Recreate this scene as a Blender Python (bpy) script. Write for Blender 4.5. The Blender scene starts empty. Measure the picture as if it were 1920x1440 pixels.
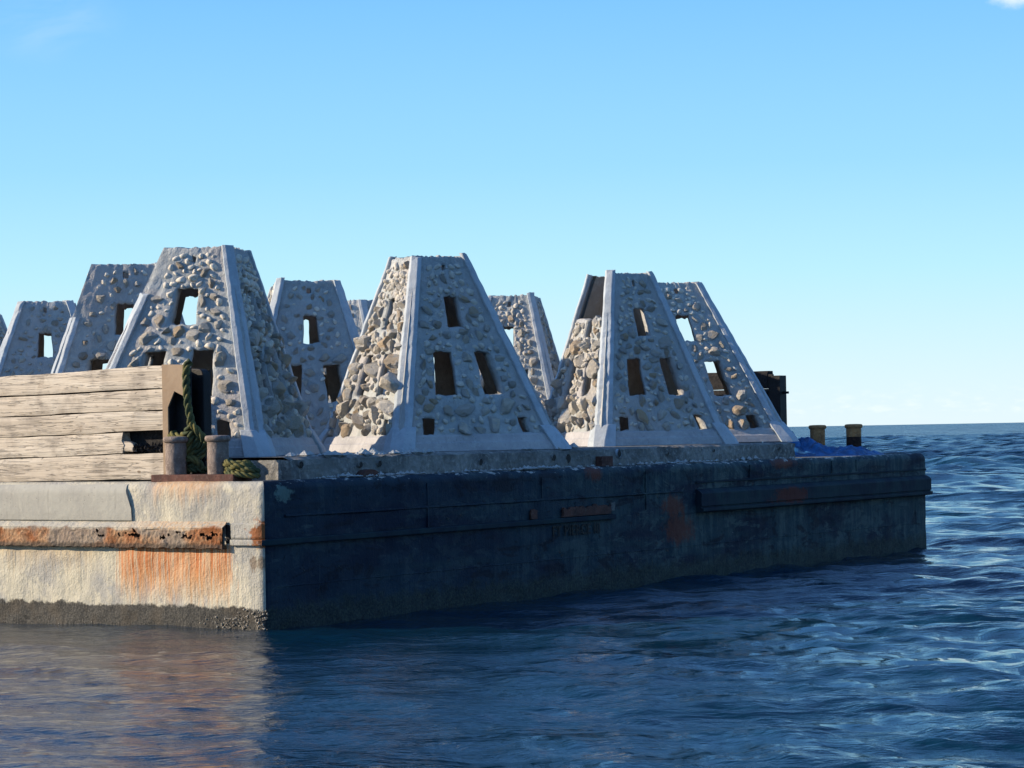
import bpy, bmesh, math, random
import numpy as np
from mathutils import Vector, Matrix, noise as mn

SC = bpy.context.scene
COL = SC.collection
R = math.radians

# ------------------------------------------------------------------ camera, sky, sun, exposure
EYE = 2.08
F_PX = 4500.0
PITCH = math.atan(89.6 / F_PX)
ROLL = R(1.07)
SUN_EL, SUN_BACK = R(20.0), R(1.0)          # sun on the left, a touch behind the barge
SUN_DIR = Vector((-math.cos(SUN_BACK) * math.cos(SUN_EL), math.sin(SUN_BACK) * math.cos(SUN_EL), math.sin(SUN_EL)))

cd = bpy.data.cameras.new('camera')
cd.sensor_width = 36.0
cd.lens = 36.0 * F_PX / 1920.0
cd.clip_start, cd.clip_end = 0.1, 40000.0
cam = bpy.data.objects.new('camera', cd)
COL.objects.link(cam)
fw = Vector((0, math.cos(PITCH), math.sin(PITCH)))
up0 = Vector((0, -math.sin(PITCH), math.cos(PITCH)))
rt0 = Vector((1, 0, 0))
rt = rt0 * math.cos(ROLL) - up0 * math.sin(ROLL)
up = rt0 * math.sin(ROLL) + up0 * math.cos(ROLL)
cam.matrix_world = Matrix(((rt.x, up.x, -fw.x, 0), (rt.y, up.y, -fw.y, 0), (rt.z, up.z, -fw.z, EYE), (0, 0, 0, 1)))
SC.camera = cam

SC.view_settings.view_transform = 'Standard'
SC.view_settings.look = 'None'
SC.view_settings.gamma = 1.0
SC.view_settings.use_curve_mapping = False
SC.view_settings.exposure = 0.95
SKY_STRENGTH, SUN_STRENGTH = 0.12, 4.4

sd = bpy.data.lights.new('sun', 'SUN')
sd.energy = SUN_STRENGTH
sd.angle = R(0.5)
sd.color = (1.0, 0.82, 0.60)
sun = bpy.data.objects.new('sun', sd)
COL.objects.link(sun)
sun.rotation_euler = SUN_DIR.to_track_quat('Z', 'Y').to_euler()
sun.location = (-20, 20, 30)


class NT:
    """Short-hand for building node trees."""
    def __init__(s, tree):
        s.t = tree
    def n(s, typ, ins=None, **props):
        nd = s.t.nodes.new(typ)
        for k, v in props.items():
            setattr(nd, k, v)
        for k, v in (ins or {}).items():
            s.put(nd.inputs[k], v)
        return nd
    def put(s, sock, v):
        if isinstance(v, bpy.types.NodeSocket):
            s.t.links.new(v, sock)
        else:
            if sock.type == 'RGBA' and hasattr(v, '__len__') and len(v) == 3:
                v = (*v, 1.0)
            sock.default_value = v
    def math(s, op, a, b=0.0, clamp=False):
        nd = s.n('ShaderNodeMath', {0: a, 1: b}, operation=op, use_clamp=clamp)
        return nd.outputs[0]
    def vmath(s, op, a, b=(0, 0, 0)):
        nd = s.n('ShaderNodeVectorMath', {0: a, 1: b}, operation=op)
        return nd.outputs['Value'] if op in ('LENGTH', 'DOT_PRODUCT', 'DISTANCE') else nd.outputs['Vector']
    def noise(s, vec, scale, detail=4.0, rough=0.55, dist=0.0):
        return s.n('ShaderNodeTexNoise', {'Vector': vec, 'Scale': scale, 'Detail': detail, 'Roughness': rough, 'Distortion': dist}).outputs['Fac']
    def voro(s, vec, scale, feature='F1', out='Distance'):
        return s.n('ShaderNodeTexVoronoi', {'Vector': vec, 'Scale': scale}, feature=feature).outputs[out]
    def step(s, v, lo, hi):
        return s.n('ShaderNodeMapRange', {'Value': v, 'From Min': lo, 'From Max': hi}, interpolation_type='SMOOTHSTEP').outputs['Result']
    def mix(s, fac, a, b, blend='MIX'):
        nd = s.n('ShaderNodeMix', None, data_type='RGBA', blend_type=blend)
        s.put(nd.inputs[0], fac); s.put(nd.inputs[6], a); s.put(nd.inputs[7], b)
        return nd.outputs[2]
    def scale(s, vec, v):
        return s.vmath('MULTIPLY', vec, v)
    def xyz(s, vec):
        o = s.n('ShaderNodeSeparateXYZ', {0: vec}).outputs
        return o[0], o[1], o[2]
    def bump(s, h, strength=0.5, dist=0.01, normal=None):
        nd = s.n('ShaderNodeBump', {'Height': h, 'Strength': strength, 'Distance': dist})
        if normal is not None:
            s.put(nd.inputs['Normal'], normal)
        return nd.outputs['Normal']


# ------------------------------------------------------------------ world
world = bpy.data.worlds.new('World')
SC.world = world
world.use_nodes = True
world.node_tree.nodes.clear()
w = NT(world.node_tree)
sky = w.n('ShaderNodeTexSky', sky_type='NISHITA', sun_disc=False, sun_elevation=SUN_EL,
          sun_rotation=math.atan2(SUN_DIR.x, SUN_DIR.y), air_density=1.0, dust_density=0.6, ozone_density=2.0, altitude=0.0)
gen = w.n('ShaderNodeTexCoord').outputs['Generated']
gx, gy, gz = w.xyz(gen)
# a few small clouds: one puff high on the right, thin wisps, a faint row low over the horizon
def puff(cx, cz, rx, rz):
    d = w.vmath('MULTIPLY', w.vmath('SUBTRACT', gen, (cx, 0.97, cz)), (1 / rx, 0.0, 1 / rz))
    return w.vmath('LENGTH', d)
cn = w.noise(w.scale(gen, (1, 1, 1.8)), 90.0, 5.0, 0.6)
c1 = w.math('MULTIPLY', w.step(w.math('ADD', puff(0.207, 0.172, 0.013, 0.0052), w.math('MULTIPLY', cn, 1.1)), 1.7, 0.7), 0.75)
wn = w.noise(w.scale(gen, (12, 12, 30)), 1.6, 5.0, 0.6, 0.6)
c2 = w.math('MULTIPLY', w.math('MULTIPLY', w.step(puff(-0.185, 0.170, 0.035, 0.022), 1.0, 0.1), w.step(wn, 0.35, 0.75)), 0.13)
hn = w.noise(w.scale(gen, (1, 1, 3.0)), 120.0, 6.0, 0.6)
hb = w.math('MULTIPLY', w.step(gz, 0.002, 0.006), w.step(gz, 0.020, 0.008))
c3 = w.math('MULTIPLY', w.math('MULTIPLY', w.step(hn, 0.45, 0.75), hb), 0.28)
cl = w.math('MAXIMUM', w.math('MAXIMUM', c1, c2), c3)
SKY_TINT = (0.70, 0.98, 1.30)
skyc = w.mix(1.0, sky.outputs[0], SKY_TINT, 'MULTIPLY')
# clear blue marine air: pale cyan at the horizon deepening upwards over the lowest degrees
rampn = w.n('ShaderNodeValToRGB', {'Fac': w.math('MULTIPLY', gz, 4.0)})
re_ = rampn.color_ramp.elements
re_[0].position = 0.0; re_[0].color = (0.80, 0.94, 1.0, 1)
re_[1].position = 1.0; re_[1].color = (0.09, 0.30, 0.72, 1)
for pos_, c_ in ((0.08, (0.72, 0.92, 1.0)), (0.26, (0.50, 0.85, 1.0)), (0.44, (0.34, 0.71, 1.0)), (0.70, (0.22, 0.57, 1.0))):
    e_ = re_.new(pos_); e_.color = (*c_, 1)
rs = w.n('ShaderNodeVectorMath', {0: rampn.outputs[0], 'Scale': 4.45}, operation='SCALE').outputs[0]
skyc = w.mix(w.math('MULTIPLY', w.step(gz, 0.60, 0.16), 0.95), skyc, rs)
skyc = w.mix(cl, skyc, (4.7, 4.85, 5.0))
bg = w.n('ShaderNodeBackground', {'Color': skyc, 'Strength': SKY_STRENGTH})
wo = w.n('ShaderNodeOutputWorld', {'Surface': bg.outputs[0]})


# ------------------------------------------------------------------ helpers
def tag(o, label=None, cat=None, group=None, kind=None):
    if label: o['label'] = label
    if cat: o['category'] = cat
    if group: o['group'] = group
    if kind: o['kind'] = kind
    return o

def empty(name, loc, rz=0.0):
    o = bpy.data.objects.new(name, None)
    o.empty_display_size = 0.2
    COL.objects.link(o)
    o.location = loc
    o.rotation_euler = (0, 0, rz)
    return o

def link(name, me, parent=None, mats=(), smooth=False):
    for m in mats:
        me.materials.append(m)
    if smooth:
        me.polygons.foreach_set('use_smooth', [True] * len(me.polygons))
    o = bpy.data.objects.new(name, me)
    COL.objects.link(o)
    if parent is not None:
        o.parent = parent
    return o

class MB:
    """Collects vertices and faces for one mesh."""
    def __init__(s):
        s.v, s.f, s.m = [], [], []
    def add(s, p):
        s.v.append(tuple(p)); return len(s.v) - 1
    def face(s, idx, m=0):
        s.f.append(tuple(idx)); s.m.append(m)
    def box(s, lo, hi, m=0):
        x0, y0, z0 = lo; x1, y1, z1 = hi
        i = [s.add(p) for p in ((x0,y0,z0),(x1,y0,z0),(x1,y1,z0),(x0,y1,z0),(x0,y0,z1),(x1,y0,z1),(x1,y1,z1),(x0,y1,z1))]
        for q in ((0,3,2,1),(4,5,6,7),(0,1,5,4),(1,2,6,5),(2,3,7,6),(3,0,4,7)):
            s.face([i[a] for a in q], m)
    def loft(s, rows, m=0, closed=False, caps=False):
        """rows: list of point lists of equal length."""
        idx = [[s.add(p) for p in r] for r in rows]
        n = len(rows[0])
        for a, b in zip(idx[:-1], idx[1:]):
            for j in range(n if closed else n - 1):
                k = (j + 1) % n
                s.face((a[j], a[k], b[k], b[j]), m)
        if caps:
            s.face(list(reversed(idx[0])), m); s.face(idx[-1], m)
        return idx
    def build(s, name, mats, parent=None, smooth=False, bevel=0.0):
        me = bpy.data.meshes.new(name)
        me.from_pydata(s.v, [], s.f)
        if not isinstance(mats, (list, tuple)): mats = [mats]
        for mm in mats: me.materials.append(mm)
        me.polygons.foreach_set('material_index', s.m)
        if smooth: me.polygons.foreach_set('use_smooth', [True] * len(me.polygons))
        bm = bmesh.new(); bm.from_mesh(me)
        bmesh.ops.recalc_face_normals(bm, faces=bm.faces)
        bm.to_mesh(me); bm.free()
        o = link(name, me, parent)
        if bevel:
            b = o.modifiers.new('bevel', 'BEVEL'); b.width = bevel; b.segments = 2; b.limit_method = 'ANGLE'
        return o

def nz(p, sc, seed=0.0):
    return mn.noise(Vector((p[0] * sc + seed, p[1] * sc - seed * 1.7, p[2] * sc + seed * 0.6)))

def subgrid(mb, fn, us, vs, m=0):
    idx = [[mb.add(fn(a, b)) for b in vs] for a in us]
    for i in range(len(us) - 1):
        for j in range(len(vs) - 1):
            mb.face((idx[i][j], idx[i + 1][j], idx[i + 1][j + 1], idx[i][j + 1]), m)
    return idx

def frange(a, b, st):
    n = max(1, int(math.ceil(abs(b - a) / st)))
    return [a + (b - a) * i / n for i in range(n + 1)]


# ------------------------------------------------------------------ materials
def new_mat(name):
    m = bpy.data.materials.new(name)
    m.use_nodes = True
    m.node_tree.nodes.clear()
    return m, NT(m.node_tree)

def finish(t, color, rough=0.85, normal=None, spec=0.3, metal=0.0):
    ins = {'Base Color': color, 'Roughness': rough, 'Metallic': metal, 'Specular IOR Level': spec}
    if normal is not None: ins['Normal'] = normal
    p = t.n('ShaderNodeBsdfPrincipled', ins)
    t.n('ShaderNodeOutputMaterial', {'Surface': p.outputs[0]})
    return p

def objco(t):
    return t.n('ShaderNodeTexCoord').outputs['Object']

def concrete(name, base, dark, light, bumpy=0.6, tint=None):
    m, t = new_mat(name)
    oc = objco(t)
    rnd = t.n('ShaderNodeObjectInfo').outputs['Random']
    p = t.vmath('ADD', oc, t.n('ShaderNodeCombineXYZ', {0: t.math('MULTIPLY', rnd, 31.0), 1: t.math('MULTIPLY', rnd, 17.0)}).outputs[0])
    a = t.noise(p, 2.2, 6, 0.6, 0.4)
    b = t.noise(p, 14, 6, 0.65)
    c = t.noise(p, 90, 4, 0.6)
    st = t.noise(t.scale(p, (9, 9, 0.8)), 1.0, 4, 0.6)
    col = t.mix(t.step(a, 0.3, 0.7), dark, base)
    col = t.mix(t.math('MULTIPLY', t.step(b, 0.45, 0.75), 0.6), col, light)
    col = t.mix(t.math('MULTIPLY', t.step(st, 0.5, 0.75), 0.45), col, dark)
    if tint:
        col = t.mix(t.math('MULTIPLY', t.step(t.noise(p, 1.1, 3), 0.45, 0.62), 0.55), col, tint)
    col = t.mix(t.math('MULTIPLY', t.step(c, 0.62, 0.75), 0.5), col, tuple(x * 0.5 for x in dark))
    pit = t.voro(p, 26.0)
    pitm = t.math('MULTIPLY', t.step(pit, 0.17, 0.12), t.step(t.noise(p, 5.0, 2), 0.5, 0.6))
    col = t.mix(t.math('MULTIPLY', pitm, 0.65), col, tuple(x * 0.45 for x in dark))
    ln = t.noise(t.scale(p, (16, 16, 1.1)), 1.0, 4, 0.7)
    col = t.mix(t.math('MULTIPLY', t.step(ln, 0.60, 0.66), 0.35), col, tuple(x * 0.75 for x in dark))
    col = t.mix(t.math('MULTIPLY', t.step(ln, 0.36, 0.30), 0.35), col, light)
    h = t.math('ADD', t.math('MULTIPLY', b, 0.9), t.math('ADD', t.math('MULTIPLY', c, 0.3), a))
    finish(t, col, 0.9, t.bump(h, bumpy, 0.035), 0.25)
    return m

M = {}
M['panel'] = concrete('rough panel concrete', (0.39, 0.42, 0.425), (0.27, 0.29, 0.295), (0.51, 0.52, 0.50), 1.0, (0.37, 0.335, 0.32))
M['smooth'] = concrete('cast rib concrete', (0.37, 0.425, 0.475), (0.29, 0.33, 0.365), (0.47, 0.515, 0.545), 0.35, (0.37, 0.39, 0.405))
M['skirt'] = concrete('pinkish base concrete', (0.375, 0.37, 0.375), (0.27, 0.27, 0.28), (0.44, 0.45, 0.445), 0.5)
M['inner'] = concrete('brown inner concrete', (0.36, 0.315, 0.26), (0.24, 0.21, 0.175), (0.43, 0.385, 0.33), 0.5)
M['slab'] = concrete('weathered slab concrete', (0.26, 0.255, 0.235), (0.09, 0.09, 0.088), (0.46, 0.45, 0.42), 1.0, (0.10, 0.105, 0.10))

def stone_mat(mortar=True):
    m, t = new_mat('embedded limestone')
    oc = objco(t)
    rnd = t.n('ShaderNodeObjectInfo').outputs['Random']
    p = t.vmath('ADD', oc, t.n('ShaderNodeCombineXYZ', {0: t.math('MULTIPLY', rnd, 53.0), 1: t.math('MULTIPLY', rnd, 29.0), 2: rnd}).outputs[0])
    cr = t.n('ShaderNodeValToRGB', {'Fac': rnd})
    els = cr.color_ramp.elements
    els[0].color = (0.56, 0.50, 0.40, 1); els[0].position = 0
    els[1].color = (0.66, 0.62, 0.54, 1); els[1].position = 1.0
    for pos, c in ((0.25, (0.64, 0.59, 0.50)), (0.5, (0.46, 0.435, 0.385)), (0.72, (0.52, 0.39, 0.25)), (0.80, (0.34, 0.31, 0.275)), (0.88, (0.68, 0.65, 0.58))):
        e = els.new(pos); e.color = (*c, 1)
    n1 = t.noise(p, 3.0, 6, 0.65, 0.5)
    n2 = t.noise(p, 16.0, 5, 0.7)
    vo = t.voro(p, 9.0)
    col = t.mix(t.math('MULTIPLY', t.step(n1, 0.4, 0.7), 0.4), cr.outputs[0], (0.36, 0.33, 0.27))
    col = t.mix(t.math('MULTIPLY', t.step(n2, 0.5, 0.75), 0.5), col, (0.68, 0.66, 0.60))
    col = t.mix(t.math('MULTIPLY', t.step(vo, 0.16, 0.03), 0.55), col, (0.14, 0.12, 0.095))
    # mortar smeared over the foot of the stone and streaked across some of them
    lz = t.xyz(oc)[2]
    sm = t.math('ADD', lz, t.math('MULTIPLY', t.math('SUBTRACT', t.noise(p, 1.6, 4, 0.6), 0.5), 2.2))
    sm = t.math('ADD', sm, t.math('MULTIPLY', rnd, 0.55))
    if mortar:
        col = t.mix(t.math('MULTIPLY', t.step(sm, 0.62, 0.35), 0.8), col, (0.46, 0.46, 0.45))
    h = t.math('ADD', t.math('ADD', n1, t.math('MULTIPLY', n2, 0.6)), t.math('MULTIPLY', t.step(vo, 0.0, 0.3), 0.5))
    finish(t, col, 0.92, t.bump(h, 1.0, 0.05), 0.2)
    return m
M['stone'] = stone_mat()
M['stone_far'] = stone_mat(False)

def blob(t, P, c, r, nzv, edge=0.35):
    """soft irregular patch round c with radii r (a stain with a place of its own)"""
    d = t.vmath('LENGTH', t.vmath('MULTIPLY', t.vmath('SUBTRACT', P, c), tuple(1.0 / x for x in r)))
    d = t.math('ADD', d, t.math('MULTIPLY', t.math('SUBTRACT', nzv, 0.5), 2.6))
    d = t.math('ADD', d, t.math('MULTIPLY', t.math('SUBTRACT', t.noise(P, 22, 4, 0.7), 0.5), 1.0))
    return t.step(d, 1.0 + edge * 0.3, 1.0 - edge)

RUST = (0.22, 0.075, 0.022)
RUST_D = (0.085, 0.035, 0.018)
RUST_L = (0.42, 0.17, 0.045)

def pale_hull():
    m, t = new_mat('sunlit pale hull paint')
    P = objco(t)
    x, y, z = t.xyz(P)
    n_big = t.noise(P, 1.7, 6, 0.6, 0.3)
    n_mid = t.noise(P, 7, 6, 0.65)
    n_fin = t.noise(P, 45, 5, 0.65)
    drip = t.noise(t.scale(P, (14, 14, 0.9)), 1.0, 5, 0.65)
    drip2 = t.noise(t.scale(P, (30, 30, 1.2)), 1.0, 4, 0.6)
    col = t.mix(t.step(n_big, 0.38, 0.62), (0.29, 0.285, 0.26), (0.41, 0.385, 0.30))
    col = t.mix(t.math('MULTIPLY', t.step(drip, 0.5, 0.72), 0.5), col, (0.47, 0.425, 0.31))
    col = t.mix(t.math('MULTIPLY', t.step(drip2, 0.55, 0.75), 0.35), col, (0.27, 0.26, 0.23))
    col = t.mix(t.math('MULTIPLY', t.step(n_mid, 0.55, 0.8), 0.6), col, (0.215, 0.21, 0.19))
    # layers of flaked paint with crisp edges
    fl = t.noise(t.scale(P, (1, 1, 0.6)), 3.2, 7, 0.72, 0.5)
    col = t.mix(t.math('MULTIPLY', t.step(fl, 0.545, 0.56), 0.7), col, (0.46, 0.43, 0.335))
    col = t.mix(t.math('MULTIPLY', t.step(fl, 0.40, 0.385), 0.7), col, (0.27, 0.275, 0.265))
    col = t.mix(t.math('MULTIPLY', t.step(t.noise(P, 9.5, 6, 0.75), 0.66, 0.675), 0.8), col, (0.15, 0.13, 0.11))
    # rust run-off under the broken rail
    yj = t.math('ADD', y, t.math('MULTIPLY', t.math('SUBTRACT', drip2, 0.5), 0.35))
    lim = t.math('MULTIPLY', t.step(yj, 0.42, 0.50), t.step(yj, 2.20, 2.05))
    fall = t.math('ADD', z, t.math('MULTIPLY', drip2, 0.75))
    strk = t.noise(t.scale(P, (1, 42, 0.7)), 1.0, 4, 0.7)
    run = t.math('MULTIPLY', t.math('MULTIPLY', lim, t.step(z, 0.93, 0.90)), t.math('MULTIPLY', t.step(fall, 0.56, 0.98), t.math('ADD', 0.48, t.math('MULTIPLY', 0.52, t.step(strk, 0.40, 0.58)))))
    col = t.mix(t.math('MULTIPLY', run, 0.92), col, t.mix(t.step(drip2, 0.35, 0.7), RUST_L, (0.50, 0.26, 0.09)))
    run_b = t.math('MULTIPLY', t.math('MULTIPLY', lim, t.step(z, 0.92, 0.86)), t.math('MULTIPLY', t.step(fall, 0.82, 1.15), t.step(strk, 0.45, 0.6)))
    col = t.mix(t.math('MULTIPLY', run_b, 0.8), col, (0.36, 0.085, 0.018))
    run2 = t.math('MULTIPLY', t.math('MULTIPLY', t.step(y, 2.3, 2.7), t.step(z, 0.93, 0.9)), t.step(fall, 0.9, 1.3))
    col = t.mix(t.math('MULTIPLY', run2, 0.4), col, (0.45, 0.30, 0.13))
    # a little rust weeping off the deck edge under the mooring bitts
    top = t.math('MULTIPLY', t.math('MULTIPLY', t.step(y, 0.5, 0.9), t.step(y, 1.75, 1.5)), t.math('MULTIPLY', t.step(t.math('ADD', z, t.math('MULTIPLY', drip2, 0.5)), 1.55, 1.95), t.step(z, 1.0, 1.2)))
    col = t.mix(t.math('MULTIPLY', top, 0.75), col, (0.45, 0.24, 0.10))
    # rust on the corner itself
    cb = blob(t, P, (0.0, 0.03, 1.03), (0.2, 0.17, 0.16), n_mid)
    col = t.mix(cb, col, RUST)
    cb2 = blob(t, P, (0.0, 0.06, 0.72), (0.25, 0.16, 0.10), drip)
    col = t.mix(t.math('MULTIPLY', cb2, 0.8), col, (0.14, 0.10, 0.065))
    # weed line along the water
    wl = t.math('SUBTRACT', z, t.math('MULTIPLY', n_mid, 0.20))
    wl = t.math('SUBTRACT', wl, t.math('MULTIPLY', t.noise(P, 0.8, 2), 0.12))
    weed = t.step(wl, 0.095, 0.06)
    wc = t.mix(t.step(n_fin, 0.4, 0.65), (0.015, 0.016, 0.016), (0.06, 0.058, 0.05))
    wc = t.mix(t.math('MULTIPLY', t.step(t.noise(P, 3.1, 3), 0.5, 0.65), 0.35), wc, (0.06, 0.045, 0.028))
    col = t.mix(weed, col, wc)
    h = t.math('ADD', t.math('MULTIPLY', n_mid, 1.0), t.math('ADD', t.math('MULTIPLY', n_fin, 0.35), t.math('MULTIPLY', drip, 0.4)))
    finish(t, col, 0.75, t.bump(h, 0.75, 0.035), 0.3)
    return m
M['pale'] = pale_hull()

def dark_hull():
    m, t = new_mat('dark blue hull paint')
    P = objco(t)
    x, y, z = t.xyz(P)
    n_big = t.noise(t.scale(P, (0.7, 1, 1.6)), 1.0, 6, 0.62, 0.4)
    n_mid = t.noise(P, 6, 6, 0.65)
    n_fin = t.noise(P, 40, 5, 0.65)
    drip = t.noise(t.scale(P, (9, 9, 0.8)), 1.0, 5, 0.65)
    band = t.noise(t.scale(P, (0.35, 1, 5.0)), 1.0, 5, 0.6, 0.3)
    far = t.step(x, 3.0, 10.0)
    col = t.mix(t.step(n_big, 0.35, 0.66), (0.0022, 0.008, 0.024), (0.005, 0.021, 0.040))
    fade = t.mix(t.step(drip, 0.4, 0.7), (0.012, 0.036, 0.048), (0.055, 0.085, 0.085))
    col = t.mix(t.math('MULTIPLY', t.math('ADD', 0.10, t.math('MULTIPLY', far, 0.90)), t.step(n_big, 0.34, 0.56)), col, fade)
    col = t.mix(t.math('MULTIPLY', t.step(band, 0.52, 0.66), 0.5), col, (0.014, 0.036, 0.044))
    col = t.mix(t.math('MULTIPLY', t.step(band, 0.42, 0.30), 0.7), col, (0.005, 0.009, 0.015))
    patch = t.noise(t.scale(P, (0.8, 1, 1.8)), 1.7, 6, 0.7, 0.6)
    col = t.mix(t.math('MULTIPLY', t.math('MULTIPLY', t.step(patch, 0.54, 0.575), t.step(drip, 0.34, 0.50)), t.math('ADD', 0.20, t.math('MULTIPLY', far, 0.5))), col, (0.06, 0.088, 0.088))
    col = t.mix(t.math('MULTIPLY', t.step(t.noise(t.scale(P, (1.6, 1, 9)), 1.3, 5, 0.7), 0.60, 0.70), 0.6), col, (0.05, 0.075, 0.078))
    col = t.mix(t.math('MULTIPLY', t.step(patch, 0.43, 0.40), 0.75), col, (0.002, 0.005, 0.013))
    fk = t.noise(t.scale(P, (2.2, 1, 3.0)), 3.0, 7, 0.75, 0.4)
    col = t.mix(t.math('MULTIPLY', t.step(fk, 0.64, 0.66), 0.5), col, (0.06, 0.075, 0.075))
    col = t.mix(t.math('MULTIPLY', t.math('MULTIPLY', t.step(fk, 0.655, 0.67), t.step(x, 1.5, 5.0)), 0.9), col, (0.085, 0.03, 0.02))
    thin = t.noise(t.scale(P, (24, 1, 0.7)), 1.0, 4, 0.7)
    col = t.mix(t.math('MULTIPLY', t.step(thin, 0.66, 0.72), 0.45), col, (0.075, 0.10, 0.10))
    # growth low down
    low = t.math('MULTIPLY', t.step(t.math('SUBTRACT', z, t.math('MULTIPLY', n_mid, 0.45)), 0.10, -0.06), 0.75)
    col = t.mix(low, col, t.mix(t.step(n_fin, 0.4, 0.7), (0.006, 0.012, 0.014), (0.05, 0.065, 0.045)))
    for c, r in (((8.85, 0, 0.70), (0.45, 0.5, 0.24)), ((8.7, 0, 1.02), (0.35, 0.5, 0.16)), ((12.0, 0, 1.55), (0.42, 0.5, 0.10)), ((6.65, 0, 1.53), (0.22, 0.5, 0.12))):
        b = blob(t, P, c, r, t.math('MULTIPLY', t.math('ADD', n_mid, drip), 0.5), 0.5)
        col = t.mix(t.math('MULTIPLY', b, 0.85), col, (0.105, 0.03, 0.018))
    pk = blob(t, P, (0.35, 0, 1.45), (0.16, 0.5, 0.09), n_mid, 0.25)
    col = t.mix(t.math('MULTIPLY', pk, 0.8), col, (0.10, 0.16, 0.15))
    # chips and scrapes on the deck edge, showing bare primer
    sc = t.noise(t.scale(P, (7, 7, 20)), 1.0, 4, 0.7)
    sc2 = t.math('ADD', sc, t.math('MULTIPLY', t.step(z, 1.5, 1.62), 0.22))
    col = t.mix(t.step(sc2, 0.72, 0.78), col, (0.34, 0.34, 0.32))
    h = t.math('ADD', n_mid, t.math('ADD', t.math('MULTIPLY', n_fin, 0.3), t.math('MULTIPLY', drip, 0.5)))
    finish(t, col, 0.7, t.bump(t.math('ADD', h, t.math('MULTIPLY', t.step(fk, 0.60, 0.64), 0.5)), 0.8, 0.025), 0.2)
    return m
M['dark'] = dark_hull()

def rusty(name, a, b, c, sc=1.0, rough=0.9, bumpy=1.0):
    m, t = new_mat(name)
    P = objco(t)
    n1 = t.noise(P, 5 * sc, 6, 0.65, 0.3); n2 = t.noise(P, 26 * sc, 6, 0.7); dr = t.noise(t.scale(P, (16 * sc, 16 * sc, 1.5)), 1.0, 4)
    col = t.mix(t.step(n1, 0.35, 0.65), a, b)
    col = t.mix(t.math('MULTIPLY', t.step(n2, 0.5, 0.72), 0.8), col, c)
    col = t.mix(t.math('MULTIPLY', t.step(dr, 0.55, 0.75), 0.5), col, a)
    finish(t, col, rough, t.bump(t.math('ADD', n1, n2), bumpy, 0.02), 0.25)
    return m
M['rust'] = rusty('flaking orange rust', (0.12, 0.055, 0.028), (0.26, 0.10, 0.035), (0.33, 0.22, 0.12))
M['rust_dark'] = rusty('dark rust', (0.02, 0.012, 0.009), (0.06, 0.028, 0.018), (0.10, 0.05, 0.03))
M['rust_plate'] = rusty('brown rusted plate', (0.05, 0.024, 0.02), (0.10, 0.042, 0.032), (0.13, 0.085, 0.07), 1.0, 0.85, 0.5)
M['tan_steel'] = rusty('tan weathered steel', (0.22, 0.155, 0.10), (0.27, 0.20, 0.135), (0.24, 0.16, 0.095), 0.6, 0.7, 0.2)
M['bitt_grey'] = rusty('scuffed grey brown bitt steel', (0.13, 0.10, 0.085), (0.23, 0.185, 0.16), (0.34, 0.28, 0.24), 1.5, 0.75, 0.8)
M['bitt_ochre'] = rusty('ochre rusted bitt steel', (0.24, 0.11, 0.045), (0.48, 0.23, 0.085), (0.54, 0.33, 0.17), 1.2, 0.8, 0.7)
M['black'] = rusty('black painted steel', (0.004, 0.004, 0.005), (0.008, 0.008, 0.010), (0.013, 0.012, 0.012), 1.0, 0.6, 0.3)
M['tar'] = rusty('tarred dark timber', (0.010, 0.010, 0.012), (0.022, 0.02, 0.02), (0.05, 0.045, 0.04), 1.0, 0.85, 0.8)

def rail_mat():
    m, t = new_mat('rail paint over rust')
    P = objco(t)
    x, y, z = t.xyz(P)
    n1 = t.noise(P, 4, 6, 0.65, 0.4); n2 = t.noise(P, 28, 5, 0.7)
    rust = t.mix(t.step(n1, 0.35, 0.62), RUST, (0.33, 0.20, 0.11))
    rust = t.mix(t.math('MULTIPLY', t.step(n2, 0.48, 0.7), 0.7), rust, RUST_D)
    rust = t.mix(t.math('MULTIPLY', t.step(t.noise(P, 1.3, 3), 0.52, 0.6), 0.75), rust, (0.20, 0.18, 0.15))
    grey = t.mix(t.step(n1, 0.4, 0.65), (0.34, 0.33, 0.29), (0.43, 0.39, 0.31))
    grey = t.mix(t.math('MULTIPLY', t.math('MULTIPLY', t.step(y, 2.3, 1.3), t.step(n2, 0.35, 0.6)), 0.6), grey, (0.45, 0.26, 0.12))
    e = t.step(t.math('ADD', z, t.math('MULTIPLY', t.math('SUBTRACT', n1, 0.5), 0.16)), 1.065, 1.105)
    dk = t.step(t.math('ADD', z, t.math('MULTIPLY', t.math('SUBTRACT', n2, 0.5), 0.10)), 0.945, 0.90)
    col = t.mix(e, rust, grey)
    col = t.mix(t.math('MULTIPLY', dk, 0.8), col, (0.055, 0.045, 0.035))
    finish(t, col, 0.85, t.bump(t.math('ADD', n1, n2), 0.9, 0.02), 0.25)
    return m
M['rail'] = rail_mat()

def dark_rail_mat():
    m, t = new_mat('dark green blue rail paint')
    P = objco(t)
    n1 = t.noise(P, 2.5, 6, 0.6, 0.3); dr = t.noise(t.scale(P, (10, 10, 1.0)), 1.0, 5, 0.6)
    col = t.mix(t.step(n1, 0.35, 0.65), (0.005, 0.013, 0.026), (0.011, 0.030, 0.038))
    col = t.mix(t.math('MULTIPLY', t.step(dr, 0.55, 0.75), 0.4), col, (0.018, 0.03, 0.034))
    b = blob(t, P, (12.0, 0, 1.05), (0.6, 0.6, 0.13), n1, 0.3)
    col = t.mix(b, col, (0.075, 0.02, 0.016))
    finish(t, col, 0.7, t.bump(t.math('ADD', n1, dr), 0.5, 0.015), 0.15)
    return m
M['dark_rail'] = dark_rail_mat()

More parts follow.
